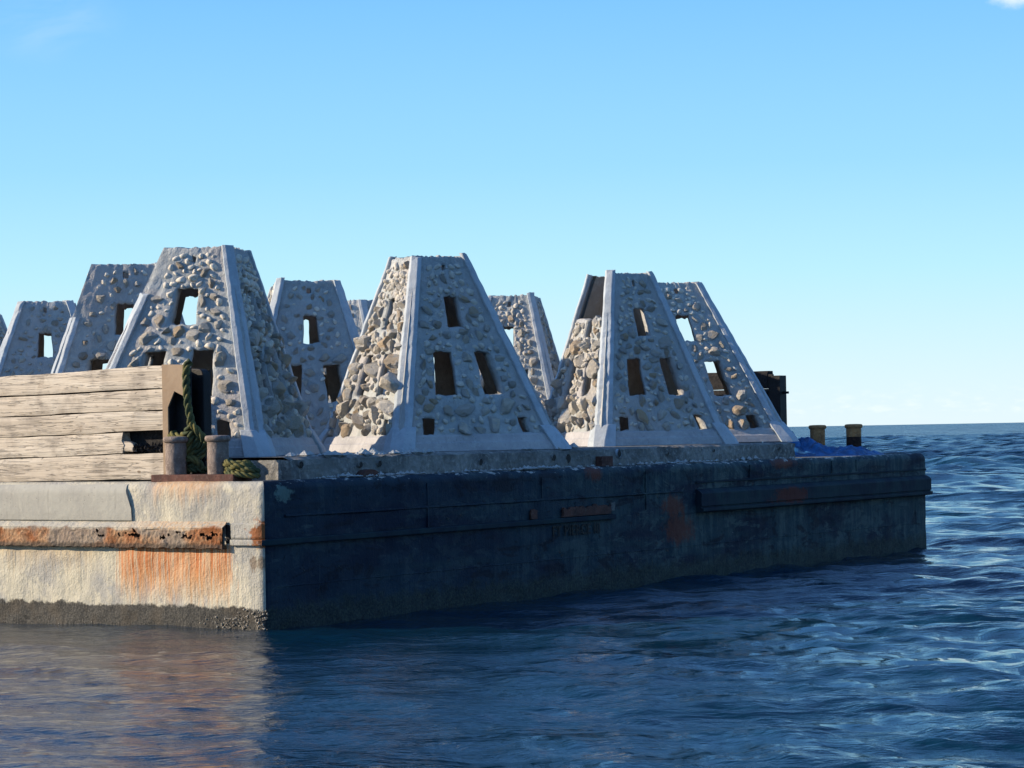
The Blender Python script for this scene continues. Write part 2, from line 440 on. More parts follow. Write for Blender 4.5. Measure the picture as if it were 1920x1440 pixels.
def timber(name, base, dark, light, axis=(14, 0.6, 14)):
    m, t = new_mat(name)
    P = objco(t)
    rnd = t.n('ShaderNodeObjectInfo').outputs['Random']
    P = t.vmath('ADD', P, t.n('ShaderNodeCombineXYZ', {0: 0.0, 1: t.math('MULTIPLY', rnd, 40.0), 2: t.math('MULTIPLY', rnd, 9.0)}).outputs[0])
    g = t.noise(t.scale(P, axis), 1.0, 6, 0.65, 0.8)
    g2 = t.noise(t.scale(P, tuple(a * 3.2 for a in axis)), 1.0, 5, 0.6, 0.4)
    pt = t.noise(P, 2.4, 5, 0.6)
    kn = t.voro(t.scale(P, (1.0, 0.8, 1.6)), 2.6)
    crack = t.noise(t.scale(P, (5, 0.9, 26)), 1.0, 3, 0.5, 1.2)
    col = t.mix(t.step(g, 0.35, 0.68), base, light)
    col = t.mix(t.math('MULTIPLY', t.step(g2, 0.60, 0.82), 0.25), col, dark)
    col = t.mix(t.math('MULTIPLY', t.step(pt, 0.48, 0.68), 0.7), col, (0.27, 0.235, 0.195))
    col = t.mix(t.math('MULTIPLY', t.step(kn, 0.075, 0.045), 0.8), col, (0.13, 0.085, 0.05))
    col = t.mix(t.math('MULTIPLY', t.math('SUBTRACT', rnd, 0.3), 0.35, True), col, (0.30, 0.255, 0.20))
    col = t.mix(t.math('MULTIPLY', t.step(t.noise(t.scale(P, (3, 1.6, 3)), 1.0, 6, 0.7), 0.60, 0.72), 0.6), col, (0.19, 0.15, 0.115))
    col = t.mix(t.math('MULTIPLY', t.step(t.math('ABSOLUTE', t.math('SUBTRACT', crack, 0.5)), 0.012, 0.004), 0.5), col, (0.08, 0.06, 0.045))
    h = t.math('ADD', t.math('MULTIPLY', g, 0.8), t.math('ADD', g2, t.math('MULTIPLY', t.step(t.math('ABSOLUTE', t.math('SUBTRACT', crack, 0.5)), 0.0, 0.02), 0.6)))
    finish(t, col, 0.9, t.bump(h, 0.8, 0.015), 0.2)
    return m
M['timber'] = timber('bleached bulwark timber', (0.47, 0.41, 0.33), (0.24, 0.195, 0.15), (0.56, 0.505, 0.42), (5, 0.5, 5))

def rope_mat():
    m, t = new_mat('green yellow mooring rope')
    P = objco(t)
    n1 = t.noise(P, 5, 3); n2 = t.noise(P, 60, 3, 0.7)
    col = t.mix(t.step(n1, 0.45, 0.6), (0.045, 0.06, 0.03), (0.12, 0.11, 0.038))
    col = t.mix(t.math('MULTIPLY', t.step(n2, 0.5, 0.7), 0.7), col, (0.03, 0.04, 0.018))
    finish(t, col, 0.85, t.bump(n2, 0.6, 0.01), 0.2)
    return m
M['rope'] = rope_mat()

def tarp_mat():
    m, t = new_mat('blue tarpaulin')
    P = objco(t)
    n1 = t.noise(P, 6, 4); n2 = t.noise(P, 40, 3)
    col = t.mix(t.step(n1, 0.4, 0.62), (0.008, 0.055, 0.16), (0.014, 0.115, 0.31))
    finish(t, col, 0.55, t.bump(t.math('ADD', n1, t.math('MULTIPLY', n2, 0.3)), 0.8, 0.03), 0.35)
    return m
M['tarp'] = tarp_mat()

def barnacle_mat():
    m, t = new_mat('barnacle shell')
    n = t.noise(objco(t), 30, 3)
    finish(t, t.mix(t.step(n, 0.4, 0.6), (0.18, 0.15, 0.11), (0.48, 0.42, 0.33)), 0.85)
    return m
M['barnacle'] = barnacle_mat()

def water_mat():
    m, t = new_mat('sea water')
    P = t.n('ShaderNodeNewGeometry').outputs['Position']
    a = t.noise(t.scale(P, (0.9, 1.6, 1)), 2.2, 5, 0.6, 0.3)
    b = t.noise(t.scale(P, (1, 1.7, 1)), 9.0, 4, 0.6, 0.2)
    big = t.noise(t.scale(P, (0.55, 1.2, 1)), 0.9, 5, 0.6, 0.4)
    c = t.noise(P, 0.05, 2)
    h = t.math('ADD', t.math('ADD', a, t.math('MULTIPLY', big, 2.6)), t.math('MULTIPLY', b, 0.40))
    # facets too small or too far for the mesh: tilt the normal itself
    f1 = t.n('ShaderNodeTexNoise', {'Vector': t.scale(P, (0.45, 1.0, 1)), 'Scale': 1.3, 'Detail': 6.0, 'Roughness': 0.70, 'Distortion': 0.3}).outputs['Color']
    f2 = t.n('ShaderNodeTexNoise', {'Vector': t.scale(P, (0.5, 1.0, 1)), 'Scale': 0.22, 'Detail': 3.0}).outputs['Color']
    tl = t.vmath('ADD', t.vmath('MULTIPLY', t.vmath('SUBTRACT', f1, (0.5, 0.5, 0.5)), (1.5, 2.2, 0.0)),
                 t.vmath('MULTIPLY', t.vmath('SUBTRACT', f2, (0.5, 0.5, 0.5)), (0.5, 0.9, 0.0)))
    px, py, pz = t.xyz(P)
    calm = t.math('MAXIMUM', t.step(px, -2.0, 3.5), t.step(py, 28.0, 38.0))
    amt = t.math('ADD', t.math('ADD', 0.16, t.math('MULTIPLY', calm, 0.92)), t.math('MULTIPLY', t.step(py, 45.0, 160.0), 0.8))
    tl = t.n('ShaderNodeVectorMath', {0: tl, 'Scale': amt}, operation='SCALE').outputs[0]
    nrm = t.vmath('NORMALIZE', t.vmath('ADD', t.bump(h, 0.55, 0.06), tl))
    col = t.mix(t.step(c, 0.35, 0.65), (0.0008, 0.013, 0.033), (0.001, 0.024, 0.045))
    p = t.n('ShaderNodeBsdfPrincipled', {'Base Color': col, 'Roughness': t.math('ADD', 0.07, t.math('MULTIPLY', t.step(py, 40.0, 160.0), 0.17)), 'IOR': 1.38, 'Specular IOR Level': 0.5,
                                         'Normal': nrm})
    t.n('ShaderNodeOutputMaterial', {'Surface': p.outputs[0]})
    return m
M['water'] = water_mat()


# ------------------------------------------------------------------ sea
def sea():
    rng = np.random.default_rng(7)
    fine = np.radians(np.linspace(-20, 20, 520))
    ang = np.concatenate([np.radians(np.linspace(-180, -22, 60)), fine, np.radians(np.linspace(22, 180, 60))])
    rad = [2.0]
    while rad[-1] < 26000:
        r = rad[-1]
        rad.append(r + (0.8 if r < 10 else max(0.055, r * 0.0042) if r < 420 else r * (0.02 if r < 1500 else 0.08)))
    rad = np.array(rad)
    A, RR = np.meshgrid(ang, rad)
    X, Y = RR * np.sin(A), RR * np.cos(A)
    dr = np.gradient(rad)[:, None] * np.ones_like(A)
    Z = np.zeros_like(X)
    wind = math.radians(250)
    amp_all = 0.0
    for i in range(110):
        lam = 0.26 * (2.8 / 0.26) ** rng.random()
        th = wind + rng.normal() * 0.75
        k = 2 * math.pi / lam
        amp = 0.0034 * lam ** 0.58 * (0.6 + 0.8 * rng.random())
        fade = np.clip((lam / (3.2 * dr)) - 0.6, 0, 1)
        ph = k * (X * math.cos(th) + Y * math.sin(th)) + rng.random() * 6.283
        ph = ph + 0.5 * np.sin(0.13 * X + i) + 0.5 * np.sin(0.11 * Y - 2 * i)
        s = np.sin(ph)
        Z += fade * amp * (s - 0.35 * np.cos(2 * ph))
    open_sea = np.clip((RR - 42) / 60, 0, 1)
    for i in range(70):
        lam = 1.6 * (13.0 / 1.6) ** rng.random()
        th = wind + rng.normal() * 0.7
        k = 2 * math.pi / lam
        fade = np.clip((lam / (2.4 * dr)) - 0.4, 0, 1)
        ph = k * (X * math.cos(th) + Y * math.sin(th)) + rng.random() * 6.283 + 0.6 * np.sin(0.05 * X + i) + 0.6 * np.sin(0.04 * Y - 2 * i)
        Z += open_sea * fade * 0.0052 * lam ** 0.80 * (0.6 + 0.8 * rng.random()) * (np.sin(ph) - 0.3 * np.cos(2 * ph))
    # lee of the barge is calmer; further out to the right it is choppier
    shelter = 0.42 + 0.72 * np.clip((X + 1.0) / 5.5, 0, 1)
    shelter = np.maximum(shelter, np.clip((RR - 45) / 60, 0, 1))
    Z *= shelter
    # centre fan vertex
    nR, nA = X.shape
    co = np.stack([X, Y, Z], -1).reshape(-1, 3)
    idx = np.arange(nR * nA).reshape(nR, nA)
    q = np.stack([idx[:-1, :-1], idx[:-1, 1:], idx[1:, 1:], idx[1:, :-1]], -1).reshape(-1, 4)[:, ::-1]
    me = bpy.data.meshes.new('water')
    me.vertices.add(len(co)); me.vertices.foreach_set('co', co.astype(np.float32).ravel())
    me.loops.add(q.size); me.loops.foreach_set('vertex_index', q.astype(np.int32).ravel())
    me.polygons.add(len(q)); me.polygons.foreach_set('loop_start', np.arange(0, q.size, 4, dtype=np.int32))
    me.polygons.foreach_set('use_smooth', np.ones(len(q), bool))
    me.update(calc_edges=True)
    me.validate()
    me.materials.append(M['water'])
    o = link('water', me)
    tag(o, kind='structure')
sea()

# ------------------------------------------------------------------ barge (local x along the shaded side, y along the sunlit end)
BARGE_LOC = Vector((-2.6727, 25.7145, 0))
BARGE_RZ = math.atan2(0.82960, 0.55836)
barge = empty('barge', BARGE_LOC, BARGE_RZ)
tag(barge, 'steel cargo barge with dark blue side and pale rust streaked end, carrying pyramids', 'barge')
LEN, WID, DECK = 17.1, 22.0, 1.60

CR = 0.10
def path_pts(step):
    """plan outline: list of (point, outward normal, tag)"""
    out = []
    for v in frange(WID, 6.0, 0.5)[:-1] + frange(6.0, CR, step):
        out.append(((0, v), (-1, 0)))
    for i in range(1, 6):
        a = math.pi + i * math.pi / 12
        out.append(((CR + CR * math.cos(a), CR + CR * math.sin(a)), (math.cos(a), math.sin(a))))
    for uu in frange(CR, LEN - CR, step):
        out.append(((uu, 0), (0, -1)))
    for i in range(1, 6):
        a = 1.5 * math.pi + i * math.pi / 12
        out.append(((LEN - CR + CR * math.cos(a), CR + CR * math.sin(a)), (math.cos(a), math.sin(a))))
    for v in frange(CR, WID, 0.5):
        out.append(((LEN, v), (1, 0)))
    return out
PATH = path_pts(0.06)
SPLIT = next(i for i, (p, n) in enumerate(PATH) if n[0] > -0.75 and n[1] < 0)
def along(p):
    return p[0] if p[1] <= CR and p[0] > CR else -p[1]

def sweep(mb, pts, prof, wob=0.004, m=0, seed=0.0, frames=False):
    rows = []
    for (p, n) in pts:
        row = []
        for d, z in prof:
            q = Vector((p[0] + n[0] * d, p[1] + n[1] * d, z))
            k = wob * (nz(q, 1.3, seed) * 1.5 + nz(q, 5.0, seed + 3))
            if frames and z < 1.5: k -= 0.012 * abs(math.sin(math.pi * (p[0] + p[1]) / 0.62)) ** 0.6 * (0.5 + 0.5 * math.sin(math.pi * min(1, max(0, (z + .3) / 1.8))))
            row.append((q.x + n[0] * k, q.y + n[1] * k, z + 0.4 * k))
        rows.append(row)
    return mb.loft(rows, m)

prof = [(0, zz) for zz in frange(-0.9, 1.50, 0.05)]
for i in range(1, 7):
    a = i * math.pi / 12
    prof.append((-CR + CR * math.cos(a), 1.50 + CR * math.sin(a)))
prof.append((-0.16, 1.60))
mb = MB(); sweep(mb, PATH[:SPLIT + 1], prof, 0.014)
tag(mb.build('end_plating', M['pale'], barge, True), 'pale sunlit end plating with rust run-off and weed at the water')
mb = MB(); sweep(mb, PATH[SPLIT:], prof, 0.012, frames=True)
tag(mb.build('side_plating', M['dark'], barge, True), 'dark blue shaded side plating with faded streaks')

mb = MB()
mb.box((0.14, 0.14, 1.40), (LEN - 0.14, WID, 1.596))
mb.build('deck', M['slab'], barge)

def seg(a0, a1):
    """path points whose running position (negative on the end, positive on the side) lies in [a0, a1]"""
    return [(p, n) for (p, n) in PATH if a0 <= along(p) <= a1 and p[0] < LEN - 0.02]

# proud plate on the sunlit end
mb = MB()
pp = [(p, n) for (p, n) in PATH if p[0] == 0 and p[1] >= 1.93]
def plate_prof(p):
    return [(0.0, 1.165), (0.022, 1.168), (0.026, 1.18), (0.024, 1.30), (0.025, 1.40), (0.026, 1.47), (0.022, 1.505), (-0.005, 1.555), (-0.03, 1.575)]
rows = []
for (p, n) in pp:
    edge = 0.03 * nz((0, p[1], 0), 3) if p[1] < 2.1 else 0
    row = []
    for (d, z) in plate_prof(p):
        q = (p[0] + n[0] * (d + 0.004 * nz((0, p[1], z), 3.0)), p[1] + (0.05 * math.sin(z * 9) if p[1] < 2.0 else 0), z)
        row.append(q)
    rows.append(row)
mb.loft(rows)
mb.face([mb.add(q) for q in rows[-1]])
tag(mb.build('doubler_plate', concrete('flat grey hull paint', (0.33, 0.325, 0.285), (0.285, 0.28, 0.25), (0.37, 0.36, 0.31), 0.25), barge, True), 'smooth grey plate above the rail')

# rub rail on the sunlit end, rusted through
rng = random.Random(5)
holes = []
for c, r in (((0.66, 1.02), 0.05), ((0.72, 0.99), 0.05), ((0.82, 1.03), 0.04), ((0.98, 0.99), 0.045), ((1.08, 1.0), 0.05), ((1.16, 1.04), 0.03), ((1.30, 1.02), 0.03), ((1.40, 0.99), 0.045),
             ((1.78, 1.0), 0.055), ((1.83, 1.05), 0.05), ((1.93, 1.02), 0.035), ((2.02, 1.01), 0.03), ((2.33, 1.0), 0.05), ((2.36, 1.05), 0.045)):
    holes.append((c, r))
mb = MB()
vs = frange(0.54, 2.5, 0.008) + frange(2.5, 4.5, 0.03)[1:] + frange(4.5, WID, 0.6)[1:]
rp = [(0.0, 1.165), (0.04, 1.135), (0.078, 1.105), (0.082, 1.098)] + [(0.080, z) for z in frange(1.09, 0.885, 0.008)] + [(0.078, 0.876), (0.0, 0.868)]
rows = []
for v in vs:
    row = []
    for d, z in rp:
        rough = 0.014 if z < 1.06 else 0.004
        k = rough * (nz((d, v, z), 9.0, 2) + 0.7 * nz((d, v, z), 25, 4))
        dent = 0.0
        if v < 2.6 and z < 1.08: dent = -0.02 * max(0, nz((0, v, z), 4.5, 8))
        row.append((-(max(0.0, d + k + dent) if d > 0 else 0), v + (0.02 * nz((0, 0, z), 20, 1) if v < 0.56 else 0), z + k))
    rows.append(row)
idx = [[mb.add(p) for p in r] for r in rows]
for i in range(len(vs) - 1):
    for j in range(len(rp) - 1):
        cv, cz = (vs[i] + vs[i + 1]) / 2, (rp[j][1] + rp[j + 1][1]) / 2
        if any(math.hypot((cv - c[0]) * 0.8, (cz - c[1]) * 1.3) < r * (0.62 + 1.1 * nz((cv, cz, 0), 30)) for c, r in holes): continue
        mb.face((idx[i][j], idx[i + 1][j], idx[i + 1][j + 1], idx[i][j + 1]))
ra = mb.build('rub_rail', M['rail'], barge, False)
tag(ra, 'rusted through rub rail along the sunlit end')
sol = ra.modifiers.new('thickness', 'SOLIDIFY'); sol.thickness = 0.008; sol.offset = -1
mb = MB(); mb.box((-0.012, 0.60, 0.89), (0.03, 4.5, 1.13)); mb.build('rail_backing', M['rust_dark'], barge)  # dark rusty strip added so the rail holes look like shaded recesses

# thin ledge running from the corner along the shaded side
mb = MB(); sweep(mb, seg(-0.47, 7.17), [(0, 1.165), (0.028, 1.155), (0.034, 1.14), (0.034, 1.00), (0.03, 0.985), (0.012, 0.98)], 0.003) if False else None
mb = MB()
s_pts = seg(-0.47, 7.17)
sweep(mb, s_pts, [(-0.01, 0.978), (0.040, 0.972), (0.045, 0.965), (0.045, 0.918), (0.040, 0.910), (-0.01, 0.904)], 0.002)
mb.f.append(tuple(range(0, 6))); mb.m.append(0)
nl = len(mb.v); mb.f.append(tuple(range(nl - 6, nl))); mb.m.append(0)
k_split = sum(1 for (p, n) in s_pts if along(p) < 0.03 and n[0] < -0.7)
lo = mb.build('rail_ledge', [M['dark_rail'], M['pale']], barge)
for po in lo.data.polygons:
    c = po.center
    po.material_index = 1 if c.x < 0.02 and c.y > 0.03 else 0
# pale pad on the corner, above the ledge
mb = MB()
sweep(mb, seg(-0.46, -0.02), [(-0.01, 1.155), (0.024, 1.150), (0.030, 1.14), (0.030, 1.0), (0.024, 0.985), (-0.01, 0.982)], 0.004)
mb.f.append(tuple(range(0, 6))); mb.m.append(0)
nl = len(mb.v); mb.f.append(tuple(range(nl - 6, nl))); mb.m.append(0)
mb.build('corner_pad', M['pale'], barge)
mb = MB(); mb.box((-0.006, 0.47, 0.93), (0.02, 0.545, 1.13)); mb.build('rail_gap', M['black'], barge)  # black strip standing in for the shade inside the gap

# remaining rail on the far part of the shaded side
mb = MB()
fp = [(p, n) for (p, n) in PATH[SPLIT:] if not (p[0] < 9.32)]
rp2 = [(-0.01, 1.235), (0.03, 1.225), (0.085, 1.18), (0.09, 1.165), (0.088, 1.07), (0.09, 0.995), (0.075, 0.985), (0.075, 0.972), (0.11, 0.965), (0.112, 0.955), (0.112, 0.925), (0.10, 0.912), (-0.01, 0.90)]
sweep(mb, fp, rp2, 0.004)
mb.f.append(tuple(range(0, len(rp2)))); mb.m.append(0)
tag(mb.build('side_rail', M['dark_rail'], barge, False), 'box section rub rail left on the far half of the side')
# low raised strake line above it
mb = MB(); sweep(mb, [(p, n) for (p, n) in PATH[SPLIT:] if p[0] > 9.32], [(-0.01, 1.345), (0.014, 1.338), (0.014, 1.318), (-0.01, 1.312)], 0.003)
mb.build('strake_bead', M['dark_rail'], barge)
mb = MB(); sweep(mb, [(p, n) for (p, n) in PATH[SPLIT:] if 0.3 < p[0] < 9.0], [(-0.01, 1.235), (0.010, 1.228), (0.012, 1.21), (-0.01, 1.195)], 0.004)
mb.build('strake_bead', M['dark'], barge)

def plate(u0, u1, z0, z1, d, jag, mat, seed, label=None):
    mb = MB()
    us = frange(u0, u1, 0.03); zs = frange(z0, z1, 0.025)
    def fn(a, b):
        e = 0
        aa = a + (jag * nz((b, seed, 0), 14) if a in (us[0], us[-1]) else 0)
        bb = b + (jag * nz((a, seed, 1), 9) if b == zs[-1] else 0)
        return (aa, -d - 0.006 * nz((aa, bb, seed), 6), bb)
    g = subgrid(mb, fn, us, zs)
    o = mb.build('loose_plate', mat, barge)
    s_ = o.modifiers.new('thickness', 'SOLIDIFY'); s_.thickness = d; s_.offset = 0
    if label: tag(o, label)
    return o
plate(5.84, 7.0, 0.985, 1.10, 0.03, 0.05, M['rust_plate'], 3, 'brown rusted remnant of rail plate')
plate(5.12, 5.26, 0.985, 1.10, 0.02, 0.04, M['rust_plate'], 9, 'narrow brown rusted remnant of rail plate')
plate(7.02, 7.12, 1.02, 1.13, 0.02, 0.03, M['slab'], 12, 'pale broken remnant of rail plate')
# vertical seam straps on the side
for uu, z0, z1 in ((2.95, 0.98, 1.5), (5.4, 1.24, 1.5), (7.95, 1.0, 1.52), (13.55, 1.36, 1.54), (14.4, 1.36, 1.54), (10.9, 1.36, 1.54)):
    mb = MB(); mb.box((uu, -0.012, z0), (uu + 0.025, 0.01, z1)); mb.build('seam_strap', M['dark'], barge)

for (z_, a_, b_) in ((0.46, 0.2, 16.9),):
    mb = MB(); sweep(mb, [(p, n) for (p, n) in PATH[SPLIT:] if a_ < p[0] < b_ and p[1] == 0], [(-0.03, z_ + 0.014), (0.004, z_ + 0.006), (0.004, z_ - 0.006), (-0.03, z_ - 0.014)], 0.012, frames=True)
    mb.build('weld_seam', M['dark'], barge, True)
# the name under the ledge
cu = bpy.data.curves.new('lettering', 'FONT')
cu.body = 'FT PIERCE III'
cu.size = 0.185; cu.extrude = 0.002; cu.space_character = 1.12
cu.offset = 0.004
cu.materials.append(M['black'])
tmp = bpy.data.objects.new('lettering_curve', cu); COL.objects.link(tmp)
bpy.context.view_layer.update()
tme = bpy.data.meshes.new_from_object(tmp.evaluated_get(bpy.context.evaluated_depsgraph_get()))
bpy.data.objects.remove(tmp)
tx = link('lettering', tme, barge)
tx.location = (5.62, -0.016, 0.745); tx.rotation_euler = (math.pi / 2, 0, 0)
tag(tx, 'faded dark name lettering under the ledge')

# concrete slab that carries the pyramids
mb = MB()
us = frange(0.70, 12.75, 0.035); SL0, SLH = 0.22, 1.845
zs = frange(1.59, SLH, 0.03)
def sl(a, b):
    q = (a, SL0, b)
    k = 0.035 * nz(q, 1.8) + 0.024 * nz(q, 6) + 0.012 * nz(q, 19)
    top = b == zs[-1]
    gap = 0.0
    if 5.6 < a < 6.2: gap = 0.05 * (1 - abs(a - 5.9) / 0.3) * (b - 1.59) / 0.25
    return (a, SL0 - k + gap - 0.03 * (1 - (b - 1.59) / 0.255), b + ((0.034 * nz((a, 0, 0), 1.3) + 0.030 * nz((a, 0, 0), 6) + 0.012 * nz((a, 0, 0), 17) - 0.03) if top else 0))
g = subgrid(mb, sl, us, zs)
back = [mb.add((a, 20.0, SLH)) for a in us]
ins = [mb.add((a, SL0 + 0.09, SLH + 0.006 * nz((a, 2, 0), 4))) for a in us]
for i in range(len(us) - 1):
    mb.face((g[i][-1], g[i + 1][-1], ins[i + 1], ins[i])); mb.face((ins[i], ins[i + 1], back[i + 1], back[i]))
# end face towards the far end of the barge
e1 = [mb.add((us[-1], 20.0, z)) for z in zs]
for j in range(len(zs) - 1):
    mb.face((g[-1][j], g[-1][j + 1], e1[j + 1], e1[j]))
e0 = [mb.add((us[0], 20.0, z)) for z in zs]
for j in range(len(zs) - 1):
    mb.face((g[0][j], e0[j], e0[j + 1], g[0][j + 1]))
mb.build('deck_slab', M['slab'], barge, False)

# scupper pipes in the slab face
def disc_ring(mb, c, r, h, ax, nseg=14, inner=None):
    """short tube along axis ax at c"""
    ax = Vector(ax).normalized(); t1 = ax.orthogonal().normalized(); t2 = ax.cross(t1)
    ri = inner if inner else r * 0.7
    rows = []
    for rr, dd in ((r, -h), (r, h), (ri, h), (ri, -h)):
        rows.append([tuple(Vector(c) + ax * dd + (t1 * math.cos(2 * math.pi * k / nseg) + t2 * math.sin(2 * math.pi * k / nseg)) * rr) for k in range(nseg)])
    mb.loft(rows, 0, True)
    i = [mb.add(p) for p in rows[3]]; mb.face(i, 1)  # black disc across the mouth, painted for the dark inside
for (uu, zz, r, ring) in ((0.56 + 0.3, 1.76, 0.035, 0), (1.94, 1.735, 0.030, 0), (2.30, 1.74, 0.032, 0), (4.35, 1.72, 0.035, 0), (6.0, 1.74, 0.035, 0), (6.33, 1.72, 0.055, 0), (7.6, 1.76, 0.045, 1), (8.9, 1.74, 0.02, 0), (10.2, 1.76, 0.02, 0), (11.3, 1.78, 0.022, 0), (12.2, 1.76, 0.018, 0)):
    mb = MB()
    disc_ring(mb, (uu, SL0 - 0.008, zz), r * (1.35 if ring else 1.12), 0.03, (0, 1, 0), 14, r)
    mb.build('scupper', [M['smooth'] if ring else M['slab'], M['black']], barge)
mb = MB(); mb.box((7.02, 0.10, 1.60), (7.30, 0.24, 1.735)); mb.build('drain_box', M['rust_plate'], barge, False, 0.006)
mb = MB()
rows = []
for i in range(9):
    a = i / 8 * math.pi
    rows.append([(2.02 - 0.17 * math.cos(a) + 0.0, 0.10 + dy, 1.598 + 0.085 * math.sin(a) * s_) for dy, s_ in ((0, 0), (0, 1), (0.10, 1.0), (0.10, 0))])
mb.loft(rows); mb.build('rust_cap', M['rust_plate'], barge)

# rubble and crumbs along the deck edge
rng = random.Random(11)
mb = MB()
for i in range(620):
    uu = rng.choice([rng.uniform(0.9, 12.6), rng.gauss(5.3, 0.5), rng.gauss(9.4, 0.7), rng.gauss(2.2, 0.5)])
    if not 0.9 < uu < 12.6: continue
    vv = rng.uniform(0.075, 0.20); r = rng.uniform(0.008, 0.034) * (1.7 if rng.random() < 0.12 else 1)
    bmv = []
    ph = rng.random() * 6
    for (a, b, c) in ((1,0,0),(-1,0,0),(0,1,0),(0,-1,0),(0,0,1),(0,0,-1)):
        bmv.append(mb.add((uu + a * r * rng.uniform(.7, 1.6), vv + b * r * rng.uniform(.6, 1.2), 1.598 + r * 0.5 + c * r * rng.uniform(.4, .9))))
    for f in ((0,2,4),(2,1,4),(1,3,4),(3,0,4),(2,0,5),(1,2,5),(3,1,5),(0,3,5)):
        mb.face([bmv[q] for q in f])
for i in range(150):
    uu = rng.choice([rng.gauss(2.3, 0.55), rng.gauss(1.7, 0.4), rng.gauss(6.3, 0.35), rng.gauss(3.0, 0.4)])
    if not 0.9 < uu < 12.6: continue
    vv = rng.uniform(0.26, 0.62); r = 0.02 + 0.055 * rng.random() ** 2
    c = []
    th_ = rng.random() * 3
    for (a, b, q) in ((1,0,0),(-1,0,0),(0,1,0),(0,-1,0),(0,0,1),(0,0,-1)):
        a2, b2 = a * math.cos(th_) - b * math.sin(th_), a * math.sin(th_) + b * math.cos(th_)
        c.append(mb.add((uu + a2 * r * rng.uniform(.8, 1.9), vv + b2 * r * rng.uniform(.6, 1.2), 1.835 + r * 0.4 + q * r * rng.uniform(.4, .9))))
    for f in ((0,2,4),(2,1,4),(1,3,4),(3,0,4),(2,0,5),(1,2,5),(3,1,5),(0,3,5)): mb.face([c[q] for q in f])
rb = mb.build('rubble', M['panel'])
rb.parent = None
rb.location = BARGE_LOC; rb.rotation_euler = (0, 0, BARGE_RZ)
tag(rb, 'loose concrete crumbs and lumps along the deck edge and slab before the pyramids', 'rubble', None, 'stuff')

# barnacles at the water line near the corner
mb = MB()
for i in range(520):
    t_ = rng.random()
    v = abs(rng.gauss(0.30, 0.35)) if t_ < 0.75 else rng.uniform(0.0, 4.2)
    if v > 4.2: continue
    zmax = 0.26 if v < 0.85 else 0.10
    z = rng.uniform(-0.05, zmax) * (0.5 + 0.5 * rng.random())
    if v > 0.95 and rng.random() < 0.5: continue
    r = (0.004 + 0.009 * rng.random() ** 2.2) * (1.0 if v < 0.95 else 0.6)
    if nz((0, v, z), 9.0, 3) < -0.12: continue
    x0 = -0.004 if v > CR else -0.0 + (CR - v) * 0.25
    ring = [mb.add((x0 - 0.0, v + r * math.cos(k * 1.0472), z + r * math.sin(k * 1.0472))) for k in range(6)]
    ring2 = [mb.add((x0 - r * 1.0, v + 0.45 * r * math.cos(k * 1.0472), z + 0.45 * r * math.sin(k * 1.0472))) for k in range(6)]
    for k in range(6): mb.face((ring[k], ring[(k + 1) % 6], ring2[(k + 1) % 6], ring2[k]))
    mb.face(ring2)
tag(mb.build('barnacles', M['barnacle'], barge), 'pale barnacle crust at the waterline by the corner', None, None, 'stuff')

# ------------------------------------------------------------------ timber bulwark on the sunlit end
def plank(mb, y0, y1, z0a, z1a, z0b, z1b, x0, x1, seed, jag0=False):
    """beam along y with hand-worn faces; z edges may slope from end a (y0) to end b (y1)"""
    rows = []
    ys = frange(y0, y1, 0.07)
    for y in ys:
        f = (y - y0) / (y1 - y0)
        za, zb = z0a + (z0b - z0a) * f, z1a + (z1b - z1a) * f
        sec = []
        n = 5
        ring = [(x0, za + (zb - za) * k / n) for k in range(n + 1)] + [(x1, zb - (zb - za) * k / n) for k in range(n + 1)]
        for i, (x, z) in enumerate(ring):
            edge = z in (za, zb)
            k = 0.006 * nz((x, y, z), 2.5, seed) + 0.004 * nz((x, y * 0.4, z), 16, seed)
            zz = z + (0.013 * nz((0, y, seed), 2.2, seed + (1 if z == za else 5)) if edge else 0)
            xx = x + (0.011 if x == x0 else -0.011) * (1 if edge else 0) + k
            yy = y
            if jag0 and y in (ys[0], ys[1]): yy = y + 0.06 * nz((x, 0, z), 18, seed) + (0.05 if y == ys[0] else 0)
            sec.append((xx, yy, zz))
        rows.append(sec)
    mb.loft(rows, 0, True, True)

bul = empty('timber_bulwark', (0.39, 0.35, 0.008)); bul.parent = barge
tag(bul, 'stack of bleached timber planks along the sunlit barge end')
BX0, BX1 = 0.06, 0.22
edges0 = [1.605, 1.915, 2.165, 2.395, 2.635, 2.90]
edges1 = [1.585, 1.865, 2.115, 2.360, 2.600, 2.845]
def zz_at(i, y):
    f = (y - 1.47) / (4.02 - 1.47)
    return edges0[i] + (edges1[i] - edges0[i]) * f
YEND = 12.0
for i in range(5):
    y0 = 1.475 + [0.0, 0.62, 0.0, 0.0, 0.0][i]
    g = 0.0065
    mb = MB()
    plank(mb, y0, YEND, zz_at(i, y0) + g, zz_at(i + 1, y0) - g, zz_at(i, YEND) + g, zz_at(i + 1, YEND) - g, BX0 + 0.008 * (i % 2), BX1, 3.1 * i, i == 1)
    mb.build('plank', M['timber'], bul, True)
for p in bul.children:
    if p.type == 'MESH':
        p.data.polygons.foreach_set('use_smooth', [False] * len(p.data.polygons))
